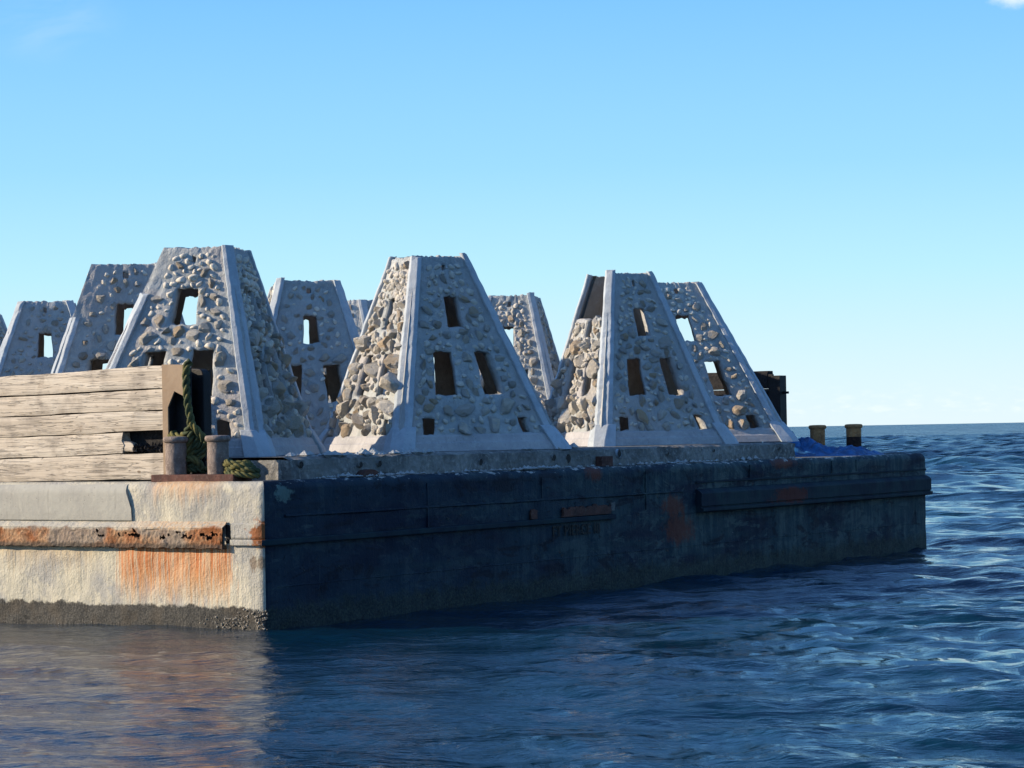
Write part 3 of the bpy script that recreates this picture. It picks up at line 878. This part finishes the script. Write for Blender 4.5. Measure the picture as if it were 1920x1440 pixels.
# broken tongue of the fourth plank and dirt in the gap
mb = MB(); plank(mb, 1.95, 2.15, 1.93, 2.02, 1.93, 2.06, 0.075, 0.20, 21.0, True); o = mb.build('plank', M['timber'], bul); tag(o, 'splintered broken plank end')
mb = MB(); mb.box((0.225, 1.40, 1.60), (0.25, 12.0, 2.80)); mb.build('backing_board', M['tar'], bul)  # dark sheet added behind the planks to put shade into the seams
mb = MB()
for i in range(70):
    y = rng.uniform(1.5, 2.15); r = rng.uniform(0.012, 0.04); z = 1.93 + rng.uniform(0, 0.09) * (1 - abs(y - 1.75) / 0.7); x = rng.uniform(0.09, 0.19)
    c = [mb.add((x + a * r * rng.uniform(.6, 1.2), y + b * r * rng.uniform(.6, 1.2), z + q * r * rng.uniform(.6, 1.2))) for (a, b, q) in ((1,0,0),(-1,0,0),(0,1,0),(0,-1,0),(0,0,1),(0,0,-1))]
    for f in ((0,2,4),(2,1,4),(1,3,4),(3,0,4),(2,0,5),(1,2,5),(3,1,5),(0,3,5)): mb.face([c[q] for q in f])
o = mb.build('dirt', M['tar'], bul); tag(o, None, None, None, 'stuff')

# steel end post: tan face plate with a cast shadow's outline cut out, on a black channel
mb = MB()
outline = [(1.475, 1.64), (1.475, 2.905), (1.165, 2.895), (1.165, 2.545), (1.295, 2.60), (1.395, 2.42), (1.395, 1.64)]
xa, xb = 0.035, 0.055
fa = [mb.add((xa, y, z)) for y, z in outline]; fb = [mb.add((xb, y, z)) for y, z in outline]
mb.face(fa); mb.face(list(reversed(fb)))
for i in range(len(outline)):
    j = (i + 1) % len(outline); mb.face((fa[i], fb[i], fb[j], fa[j]))
mb.build('post_face', M['tan_steel'], bul)
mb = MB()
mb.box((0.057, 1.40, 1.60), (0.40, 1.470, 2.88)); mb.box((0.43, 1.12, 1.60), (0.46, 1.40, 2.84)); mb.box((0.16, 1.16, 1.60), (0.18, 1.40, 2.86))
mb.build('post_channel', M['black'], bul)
# black pad behind the post
mb = MB()
ol = [(1.33, 1.66), (1.33, 2.86)]
for k in range(7):
    a = math.pi / 2 * k / 6
    ol.append((1.165 - 0.07 * math.sin(a), 2.76 + 0.09 * math.cos(a)))
ol.append((1.085, 1.66))
f1 = [mb.add((0.30, y, z)) for y, z in ol]; f2 = [mb.add((0.42, y, z)) for y, z in ol]
mb.face(f1); mb.face(list(reversed(f2)))
for i in range(len(ol)):
    j = (i + 1) % len(ol); mb.face((f1[i], f2[i], f2[j], f1[j]))
mb.build('rubber_pad', M['black'], bul, False, 0.01)

# the same bulwark at the far end, tarred black
fb_ = empty('timber_bulwark', (0, 0, 0)); fb_.parent = barge
tag(fb_, 'tarred black bulwark boards at the far end of the barge')
zs_ = [1.6, 1.9, 2.18, 2.46, 2.74, 3.05]
for i in range(5):
    mb = MB(); plank(mb, 2.78, 12.0, zs_[i] + .006, zs_[i + 1] - .006, zs_[i] + .006, zs_[i + 1] - .03, 16.86, 17.02, 7.7 * i + 2, True)
    mb.build('plank', M['tar'], fb_)
mb = MB(); mb.box((16.80, 2.56, 1.6), (17.04, 2.72, 2.96)); mb.box((16.84, 2.72, 1.6), (16.9, 2.80, 2.985)); mb.build('post_channel', M['black'], fb_, False, 0.004)
mb = MB(); mb.box((16.9, 2.46, 2.645), (16.94, 2.57, 2.685)); mb.build('peg', M['black'], fb_)

# ------------------------------------------------------------------ bitts (bollards)
def bollard(u_, v_, z0, top, r, mat, mat2, label, paint=None):
    b = empty('bollard', (u_, v_, z0)); b.parent = barge
    tag(b, label)
    mb = MB(); hh = top - z0; rows = []
    for i in range(15):
        f = i / 14
        z = f * (hh - 0.045)
        rows.append([(r * (1 + 0.03 * nz((math.cos(a) * 2, math.sin(a) * 2, z * 6), 1.5, u_)) * math.cos(a), r * (1 + 0.03 * nz((math.cos(a) * 2, math.sin(a) * 2, z * 6), 1.5, u_)) * math.sin(a), z) for a in [2 * math.pi * k / 28 for k in range(28)]])
    mb.loft(rows, 0, True)
    if paint is not None:
        for k in range(len(mb.f)):
            zc = sum(mb.v[q][2] for q in mb.f[k]) / 4
            mb.m[k] = 1 if zc < paint * hh else 0
    mb.build('barrel', [mat, mat2], b, True)
    mb = MB(); rows = []
    for rr, z in ((r * 0.98, hh - 0.07), (r * 1.10, hh - 0.062), (r * 1.20, hh - 0.048), (r * 1.22, hh - 0.028), (r * 1.16, hh - 0.008), (r * 1.02, hh), (r * 0.5, hh + 0.004)):
        rows.append([(rr * (1 + 0.02 * nz((math.cos(a), math.sin(a), u_), 3)) * math.cos(a), rr * math.sin(a), z) for a in [2 * math.pi * k / 28 for k in range(28)]])
    i_ = mb.loft(rows, 0, True); mb.face(i_[-1])
    mb.build('cap', mat, b, True)
    return b
mb = MB(); mb.box((0.10, 0.52, 1.590), (0.42, 1.72, 1.675)); mb.build('bitt_plate', M['rust_plate'], barge, False, 0.01)
bollard(0.25, 1.475, 1.676, 2.095, 0.118, M['bitt_grey'], M['bitt_grey'], 'grey brown bollard nearest the timber bulwark post')
bollard(0.25, 0.86, 1.676, 2.10, 0.118, M['bitt_grey'], M['bitt_grey'], 'grey brown bollard nearer the sunlit corner')
mb = MB(); mb.box((15.75, 0.62, 1.590), (16.25, 1.65, 1.68)); mb.build('bitt_plate', M['rust_plate'], barge, False, 0.01)
bollard(16.0, 0.80, 1.681, 2.10, 0.122, M['bitt_ochre'], M['rust_dark'], 'ochre bollard with black lower half at the far corner', 0.52)
bollard(16.0, 1.46, 1.681, 2.095, 0.122, M['bitt_ochre'], M['bitt_ochre'], 'ochre rusted bollard beside the last pyramid')

# ------------------------------------------------------------------ ropes
def catmull(pts, n):
    P = [Vector(p) for p in pts]; P = [P[0] * 2 - P[1]] + P + [P[-1] * 2 - P[-2]]
    out = []
    for i in range(1, len(P) - 2):
        a, b, c, d = P[i - 1:i + 3]
        for k in range(n):
            t = k / n
            out.append(0.5 * ((2 * b) + (c - a) * t + (2 * a - 5 * b + 4 * c - d) * t * t + (3 * b - a - 3 * c + d) * t ** 3))
    out.append(P[-2]); return out

def rope(mb, pts, rad, pitch=None, seg_n=14, sides=8):
    """three-strand laid rope along pts"""
    pitch = pitch or rad * 7
    path = catmull(pts, seg_n)
    # resample evenly
    L = [0.0]
    for a, b in zip(path, path[1:]): L.append(L[-1] + (b - a).length)
    n = max(4, int(L[-1] / (rad * 0.55)))
    ev = []; j = 0
    for i in range(n + 1):
        s = L[-1] * i / n
        while j < len(L) - 2 and L[j + 1] < s: j += 1
        t = (s - L[j]) / max(1e-6, L[j + 1] - L[j]); ev.append(path[j].lerp(path[j + 1], t))
    ref = Vector((0.3, 0.2, 0.93)).normalized(); frames = []
    for i, p in enumerate(ev):
        tn = (ev[min(i + 1, n)] - ev[max(i - 1, 0)]).normalized()
        ref = (ref - tn * ref.dot(tn))
        if ref.length < 1e-3: ref = tn.orthogonal()
        ref.normalize(); frames.append((p, tn, ref.copy(), tn.cross(ref)))
    for st in range(3):
        rows = []
        for i, (p, tn, e1, e2) in enumerate(frames):
            a = 2 * math.pi * (L[-1] * i / n) / pitch + st * 2.0944
            o = e1 * math.cos(a) + e2 * math.sin(a)
            o2 = -e1 * math.sin(a) + e2 * math.cos(a)
            c = p + o * rad * 0.5
            rows.append([tuple(c + (o * math.cos(b) + o2 * math.sin(b)) * rad * 0.56) for b in [2 * math.pi * k / sides for k in range(sides)]])
        mb.loft(rows, 0, True, True)

ropes = MB()
rope(ropes, [(0.20, 1.20, 2.93), (0.17, 1.235, 2.88), (0.16, 1.24, 2.70), (0.165, 1.225, 2.45), (0.175, 1.195, 2.26), (0.20, 1.26, 2.16), (0.26, 1.42, 2.09), (0.30, 1.60, 2.115), (0.44, 1.62, 2.12)], 0.045)
rope(ropes, [(0.18, 1.19, 2.24), (0.19, 1.12, 2.16), (0.24, 1.06, 2.05), (0.27, 1.10, 1.92), (0.22, 1.18, 1.80), (0.20, 1.26, 1.74), (0.26, 1.32, 1.74)], 0.042)
rope(ropes, [(0.24, 1.20, 2.22), (0.20, 1.22, 2.08), (0.19, 1.26, 1.94), (0.19, 1.31, 1.80), (0.22, 1.36, 1.72), (0.30, 1.34, 1.71)], 0.045)
rope(ropes, [(0.26, 1.14, 2.14), (0.23, 1.17, 2.0), (0.22, 1.22, 1.9), (0.22, 1.17, 1.76), (0.24, 1.10, 1.715), (0.34, 1.08, 1.715)], 0.04)
rope(ropes, [(0.30, 1.22, 2.17), (0.26, 1.17, 2.10), (0.25, 1.13, 1.98), (0.24, 1.25, 1.86), (0.21, 1.30, 1.78), (0.20, 1.22, 1.73), (0.21, 1.14, 1.72)], 0.04)
rope(ropes, [(0.30, 1.30, 1.72), (0.22, 1.33, 1.76), (0.17, 1.26, 1.83), (0.17, 1.17, 1.84), (0.21, 1.10, 1.78), (0.24, 1.09, 1.72)], 0.04)
ro = ropes.build('mooring_rope', M['rope'], None, True)
ro.location = BARGE_LOC + Matrix.Rotation(BARGE_RZ, 3, 'Z') @ Vector((0.16, 0.13, 0.005)); ro.rotation_euler = (0, 0, BARGE_RZ)
tag(ro, 'thick green yellow rope hanging by the bulwark post and heaped between the two near bollards', 'rope')
ropes = MB()
rr = random.Random(3)
pts = []
for i in range(34):
    a = i * 1.15 + rr.uniform(-.3, .3)
    lvl = i / 34
    pts.append((0.27 + 0.13 * math.sin(a) * rr.uniform(.5, 1), 0.52 + (0.27 - 0.12 * lvl) * math.cos(a) * rr.uniform(.6, 1) + 0.08 * lvl, 1.635 + 0.17 * lvl + rr.uniform(0, .03)))
rope(ropes, pts, 0.033)
ro = ropes.build('coiled_rope', M['rope'], None, True)
ro.location = BARGE_LOC; ro.rotation_euler = (0, 0, BARGE_RZ)
tag(ro, 'untidy coil of green rope on the deck between the bollard and the sunlit corner', 'rope')

# ------------------------------------------------------------------ blue tarpaulin heap
mb = MB()
def tz(u_, v_):
    d = math.exp(-((u_ - 15.3) / 0.55) ** 2 - ((v_ - 1.75) / 0.42) ** 2) * 0.33 + math.exp(-((u_ - 15.5) / 0.5) ** 2 - ((v_ - 1.15) / 0.35) ** 2) * 0.17 + math.exp(-((u_ - 15.7) / 0.5) ** 2 - ((v_ - 0.6) / 0.3) ** 2) * 0.13
    f = abs(nz((u_, v_, 0), 2.6, 4)) * 0.30 + abs(nz((u_ * 0.6, v_, 0), 7, 9)) * 0.22 + abs(nz((u_, v_ * .7, 0), 16, 2)) * 0.08
    return 1.60 + d * (0.62 + f * 3.4)
us, vs2 = frange(14.3, 16.6, 0.022), frange(0.2, 2.7, 0.022)
def tf(a, b):
    z = tz(a, b) - 0.03
    return (a + 0.03 * nz((a, b, 1), 6), b + 0.05 * nz((a, b, 5), 5), max(z, 1.585))
subgrid(mb, tf, us, vs2)
# a flap standing up against the pyramid foot
fl = []
for i in range(7):
    for j in range(6):
        a, b = i / 6, j / 5
        fl.append(mb.add((15.15 + 0.1 * math.sin(b * 5 + a * 3), 2.02 - 0.30 * a + 0.03 * math.sin(9 * b), 1.80 + 0.21 * b * (1 - 0.55 * a) + 0.03 * math.sin(7 * a))))
for i in range(6):
    for j in range(5):
        mb.face((fl[i * 6 + j], fl[(i + 1) * 6 + j], fl[(i + 1) * 6 + j + 1], fl[i * 6 + j + 1]))
ta = mb.build('tarpaulin', M['tarp'], None, True)
ta.location = BARGE_LOC; ta.rotation_euler = (0, 0, BARGE_RZ)
tag(ta, 'crumpled blue tarpaulin heaped round the two ochre bollards at the far corner', 'tarpaulin')

# ------------------------------------------------------------------ reef pyramids
NK = [((0, -1), (1, 0)), ((1, 0), (0, 1)), ((0, 1), (-1, 0)), ((-1, 0), (0, -1))]
WIN0 = [(-0.18, 0.18, 0.63, 0.79), (-0.52, -0.20, 0.285, 0.50), (0.20, 0.52, 0.285, 0.50), (-0.71, -0.56, 0.085, 0.165), (0.56, 0.71, 0.085, 0.165), (-0.07, 0.07, 0.925, 0.955)]

# a library of stone shapes shared by all embedded stones
def stone_mesh(seed, sub=3):
    bm = bmesh.new(); bmesh.ops.create_icosphere(bm, subdivisions=sub, radius=1.0)
    r_ = random.Random(seed)
    planes = []
    for i in range(r_.randint(7, 12)):
        n = Vector((r_.gauss(0, 1), r_.gauss(0, 1), abs(r_.gauss(0, 0.8)))).normalized(); planes.append((n, r_.uniform(0.45, 0.82)))
    for v in bm.verts:
        p = v.co.copy()
        k = 1 + 0.42 * mn.noise(p * 1.1 + Vector((seed * 3.1, 0, 0))) + 0.17 * mn.noise(p * 2.7 + Vector((0, seed * 2.3, 0))) + 0.10 * mn.noise(p * 6 + Vector((0, 0, seed)))
        p = p * k
        for n, d in planes:
            e = p.dot(n) - d
            if e > 0: p -= n * e * 0.99
        v.co = p
    me = bpy.data.meshes.new('stone')
    bm.to_mesh(me); bm.free()
    me.polygons.foreach_set('use_smooth', [True] * len(me.polygons))
    me.set_sharp_from_angle(angle=R(24))
    me.materials.append(M['stone'])
    return me
STONES = [stone_mesh(i + 1) for i in range(18)]
STONES_LOW = [stone_mesh(i + 51, 2) for i in range(10)]

def pyramid(x, y, deg, b, t, z0, h, sx, label, group='stone studded concrete pyramids on the barge', seed=1, wall_top=None, rib_top=None, density=1.0,
            flat=0.0, chunk=None, small=False, see=None):
    """hollow four-sided truncated pyramid: b, t = half widths at base and top, sx = sideways lean of the top (world x)"""
    see = see or {}; wall_top = wall_top or {}; rib_top = rib_top or {}; chunk = chunk or {}
    rg = random.Random(seed)
    root = empty('reef_pyramid', (x, y, z0), R(deg))
    tag(root, label, 'reef module', group)
    b, t = b + 0.05, t + 0.03
    lean = Vector((sx * math.cos(R(deg)), -sx * math.sin(R(deg)), 0))
    def pos(k, s, hh, off):
        n, e = NK[k]
        r = b + (t - b) * hh + off
        return Vector((n[0] * r + e[0] * r * s, n[1] * r + e[1] * r * s, hh * h)) + lean * hh
    REC, TH = 0.035, 0.10
    walls = []
    for k in range(4):
        top = wall_top.get(k, 1.0)
        WIN = see.get(k, WIN0)
        sg = sorted(set([-1, 1] + [w_[0] for w_ in WIN] + [w_[1] for w_ in WIN]))
        hg = sorted(set([0.0, 1.0] + [w_[2] for w_ in WIN] + [w_[3] for w_ in WIN] + [top]))
        ss, hs = [], []
        for a, c in zip(sg, sg[1:]): ss += frange(a, c, 0.05 if not small else 0.1)[:-1]
        ss.append(1.0)
        for a, c in zip(hg, hg[1:]): hs += frange(a, c, 0.022 if not small else 0.05)[:-1]
        hs.append(1.0)
        hs = [q for q in hs if q <= top + 1e-6]
        def inwin(s, hh):
            return any(w_[0] < s < w_[1] and w_[2] < hh < w_[3] for w_ in WIN)
        keep = [[not inwin((ss[i] + ss[i + 1]) / 2, (hs[j] + hs[j + 1]) / 2) for j in range(len(hs) - 1)] for i in range(len(ss) - 1)]
        mb = MB(); O, I = {}, {}
        def vert(i, j):
            if (i, j) not in O:
                s, hh = ss[i], hs[j]
                q = (s * 3 + k * 7, hh * 4, seed)
                ja = 0.030 * nz(q, 2.6) + 0.012 * nz(q, 8.0, 6); jb = 0.010 * nz(q, 3.1, 4) + 0.006 * nz(q, 9.0, 7)
                if j == len(hs) - 1:
                    hh = hh + 0.012 * nz((s * 4, seed, k), 2.3) + 0.006 * nz((s * 4, seed, k), 9) + (0.03 * nz((s * 3, k, seed), 1.7) if top < 1 else 0)
                bumpy = 0.016 * nz(q, 1.2, 2) + 0.014 * nz(q, 4.5, 3) + 0.006 * nz(q, 12, 8)
                s2 = max(-1, min(1, s + ja)) if abs(s) < 1 else s
                O[i, j] = mb.add(pos(k, s2, hh + (jb if 0 < j < len(hs) - 1 else 0), -REC + bumpy * (1 if abs(s) < 0.97 else 0)))
                I[i, j] = mb.add(pos(k, s2, hh + (jb if 0 < j < len(hs) - 1 else 0), -REC - TH))
            return O[i, j], I[i, j]
        ni, nj = len(ss) - 1, len(hs) - 1
        for i in range(ni):
            for j in range(nj):
                if not keep[i][j]: continue
                c = [vert(i, j), vert(i + 1, j), vert(i + 1, j + 1), vert(i, j + 1)]
                mb.face([q[0] for q in c], 0); mb.face([q[1] for q in reversed(c)], 1)
                for (di, dj, p0, p1) in ((0, -1, 0, 1), (1, 0, 1, 2), (0, 1, 2, 3), (-1, 0, 3, 0)):
                    a2, b2 = i + di, j + dj
                    if di and not (0 <= a2 < ni): continue
                    if dj == -1 and b2 < 0: continue
                    if 0 <= a2 < ni and 0 <= b2 < nj and keep[a2][b2]: continue
                    mb.face((c[p0][0], c[p0][1], c[p1][1], c[p1][0]), 0)
        walls.append(mb.build('wall', [M['panel'], M['inner']], root, False))
        walls[-1].data.polygons.foreach_set('use_smooth', [pl.material_index == 0 and abs(pl.normal.z) < 0.6 for pl in walls[-1].data.polygons])
    # corner ribs and feet
    for k in range(4):
        k2 = (k + 1) % 4
        topr = rib_top.get(k, 1.0 + 0.012 * rg.uniform(-1, 1.6))
        n1, e1 = Vector((*NK[k][0], 0)), Vector((*NK[k][1], 0))       # corner at s=+1 of face k ; face k2 lies beyond
        def sec(hh, c, w_, out, dz=0.0, dep=REC + 0.02):
            r = b + (t - b) * hh
            base = Vector((0, 0, hh * h + dz)) + lean * hh
            A_ = lambda a, o: base + n1 * (r + o) + e1 * (r - a + 0 * o)
            B_ = lambda a, o: base + e1 * (r + o) + n1 * (r - a)
            return [A_(c + w_ + 0.006, -dep), A_(c + w_, out - 0.012), A_(c + w_ - 0.01, out), A_(c + 0.01 - out, out), A_(c - out, out - 0.004),
                    B_(c - out, out - 0.004), B_(c + 0.01 - out, out), B_(c + w_ - 0.01, out), B_(c + w_, out - 0.012), B_(c + w_ + 0.006, -dep)]
        mb = MB(); rows = []
        hs = frange(0.0, topr, 0.016)
        for i, hh in enumerate(hs):
            f = hh
            c = 0.125 * (1 - f) + 0.06 * f; w_ = 0.085 * (1 - f) + 0.055 * f
            row = sec(hh, c, w_, 0.004 + 0.007 * nz((hh * 5, k, seed), 1.0) + 0.004 * nz((hh * 22, k, seed), 1.0))
            row = [p + Vector((nz(p, 7.0, seed + k), nz(p, 7.0, seed + k + 5), 0)) * 0.007 - (Vector((p.x, p.y, 0)).normalized() * 0.022 * max(0, nz(p, 9.0, seed * 2 + k) - 0.28)) for p in row]
            if i == len(hs) - 1:
                row = [p + Vector((0, 0, 0.03 * nz((p.x * 9, p.y * 9, seed), 1.5))) for p in row]
            rows.append(row)
        mb.loft(rows, 0, True, True)
        mb.build('corner_rib', M['smooth'], root)
        # foot: a wider block wrapped round the rib's end
        mb = MB(); rows = []
        for hh, ex in ((-0.002, 0.075), (0.03, 0.068), (0.095, 0.035), (0.118, 0.020), (0.122, 0.008)):
            rows.append([p + Vector((0, 0, 0.006 * nz((p.x * 5, p.y * 5, seed + hh), 1.5))) for p in sec(hh, 0.135 - ex * 0.3, 0.12, ex)])
        mb.loft(rows, 0, True, True)
        mb.build('foot', M['smooth'], root)
    mb = MB()
    for k in range(4):
        rows = []
        for s in frange(-0.86, 0.86, 0.08):
            rows.append([pos(k, s, hh, o + 0.004 * nz((s * 4, hh * 9, seed + k), 1.0)) for hh, o in ((0.0, -0.12), (0.0, 0.035), (0.04, 0.030), (0.046, 0.014), (0.074, 0.006), (0.082, -0.01), (0.082, -0.12))])
        mb.loft(rows)
    mb.build('base_skirt', M['skirt'], root)
    # stones bedded in the walls
    cand = []
    for k in (0, 3, 1, 2):
        vis = k in (0, 3)
        top = wall_top.get(k, 1.0)
        WIN = see.get(k, WIN0)
        placed = []
        dens = density if vis else density * 0.5
        slant = math.hypot(h, b - t)
        ck = chunk.get(k, 1.0)
        tries = int((4400 if vis else 300) * dens)
        for q in range(tries):
            hh = 0.10 + 0.86 * rg.random() ** 1.15
            if hh > top - 0.02: continue
            big = (1 - hh)
            rad = (0.038 + 0.135 * big * rg.random() ** 1.0 + 0.03 * rg.random()) * ((1.22 if hh < 0.6 else 1.0) if ck > 1 else 1.0)
            if q > tries * 0.30: rad = min(rad, 0.085) * 0.8
            if q > tries * 0.65: rad *= 0.7
            half = b + (t - b) * hh
            lim = 1 - ((0.20 + rad * 0.55) if ck <= 1 else (0.17 + rad * 0.25)) / half
            if lim <= 0: continue
            s = rg.uniform(-lim, lim)
            X_, Y_ = s * half, hh * slant
            asp = rg.uniform(0.55, 1.0)
            bad = False
            for w_ in WIN:
                hx0, hx1 = w_[0] * half, w_[1] * half
                dx = max(hx0 - X_, 0, X_ - hx1); dy = max(w_[2] * slant - Y_, 0, Y_ - w_[3] * slant)
                if math.hypot(dx, dy) < rad * 0.80: bad = True; break
            if bad: continue
            sp = (0.80 if ck > 1 else 0.86) + (1 - min(1, density)) * 0.55
            if any((X_ - a) ** 2 + (Y_ - c) ** 2 < ((rad + r2) * sp) ** 2 for a, c, r2 in placed): continue
            placed.append((X_, Y_, rad))
            cand.append((rad * (1.0 if vis else 0.2), k, s, hh, rad, asp, ck))
    cand.sort(key=lambda c: -c[0])
    rest = MB()
    for ci, (_, k, s, hh, rad, asp, ck) in enumerate(cand):
        p = pos(k, s, hh, -REC)
        upv = (pos(k, s, hh + 0.01, -REC) - p).normalized()
        ev = Vector((*NK[k][1], 0))
        nv = ev.cross(upv).normalized()
        a = rg.uniform(0, 6.283)
        d1 = ev * math.cos(a) + upv * math.sin(a); d2 = -ev * math.sin(a) + upv * math.cos(a)
        thick = rad * (rg.uniform(0.32, 0.66) if ck <= 1 else rg.uniform(0.45, 0.8)) * (1.0 - 0.55 * flat) * ((1.55 if hh < 0.6 else 1.2) if ck > 1 else 1.0)
        tilt = Matrix.Rotation(rg.gauss(0, 0.28), 3, 'X') @ Matrix.Rotation(rg.gauss(0, 0.28), 3, 'Y')
        B3 = Matrix((d1, d2, nv)).transposed() @ tilt @ Matrix.Diagonal((rad * 1.12, rad * asp * 1.05, thick))
        mt = Matrix.Translation(p + nv * thick * rg.uniform(0.05, 0.35)) @ B3.to_4x4()
        if ci < 100 and k in (0, 3):
            o = bpy.data.objects.new('stone', rg.choice(STONES if not small else STONES_LOW))
            COL.objects.link(o); o.parent = walls[k]; o.matrix_local = mt
        else:
            me = rg.choice(STONES_LOW)
            base = len(rest.v)
            rest.v += [tuple(mt @ v.co) for v in me.vertices]
            for pl in me.polygons:
                rest.f.append(tuple(base + q for q in pl.vertices)); rest.m.append(0)
    if rest.v:
        tag(rest.build('stone_facing', M['stone_far'], root, True), None, None, None, 'stuff')
    return root

pyramid(-3.91, 29.53, 79, 1.22, 0.42, 1.85, 2.54, 0.18, 'sunlit rocky pyramid directly behind the timber bulwark post and rope', seed=11, rib_top={2: 0.78}, chunk={0: 1.4}, see={1: [(0.40, 0.84, 0.63, 0.79), WIN0[3], WIN0[4]], 3: [(-0.27, 0.20, 0.63, 0.80)] + WIN0[1:]})
pyramid(-0.98, 31.68, 29.2, 1.20, 0.385, 1.85, 2.54, -0.10, 'large front pyramid in mid barge with brown sunlit left face and blue grey front', seed=23, chunk={3: 1.4})
pyramid(1.77, 35.78, 25.2, 1.08, 0.365, 1.85, 2.54, -0.13, 'front pyramid whose left wall is broken off, showing its plain brown inside', seed=37, wall_top={3: 0.74}, chunk={3: 1.3})
pyramid(3.06, 39.27, 4, 1.27, 0.42, 1.85, 2.60, -0.43, 'last front pyramid at the right end of the slab, sky showing through its window', seed=41, see={2: [(-0.50, -0.12, 0.63, 0.79), (-0.78, -0.46, 0.30, 0.52), WIN0[3], WIN0[4], WIN0[5]]})
pyramid(-5.25, 32.7, 5, 1.25, 0.47, 1.85, 2.58, 0.05, 'shaded wide pyramid with scattered round stones, left of the sunlit one behind the bulwark', seed=53, rib_top={3: 0.72}, density=0.55, flat=0.4)
pyramid(-7.72, 40.1, 7, 1.30, 0.42, 1.85, 2.53, -0.03, 'distant dull grey pyramid near the left edge with a small square hole near its top', seed=61, density=0.6, flat=0.6, small=True)
pyramid(-9.75, 43.1, 72, 1.15, 0.42, 1.85, 2.53, 0.0, 'distant pyramid cut off by the left edge of the picture', seed=67, chunk={0: 1.4}, small=True)
pyramid(-3.09, 36.2, 11, 1.15, 0.45, 1.85, 2.54, 0.0, 'smooth shaded pyramid with few round stones between the sunlit one and the large front one', seed=71, density=0.55, flat=0.45)
pyramid(-2.83, 41.6, 79, 1.06, 0.31, 1.85, 2.55, 0.05, 'half hidden far pyramid peeping out right of the smooth shaded one', seed=83, density=0.6, small=True)
pyramid(-0.02, 41.2, 81, 1.08, 0.385, 1.85, 2.55, 0.07, 'far rocky pyramid with sky in its window, right of the large front one', seed=97, see={1: [(0.15, 0.52, 0.63, 0.79)] + WIN0[1:]})
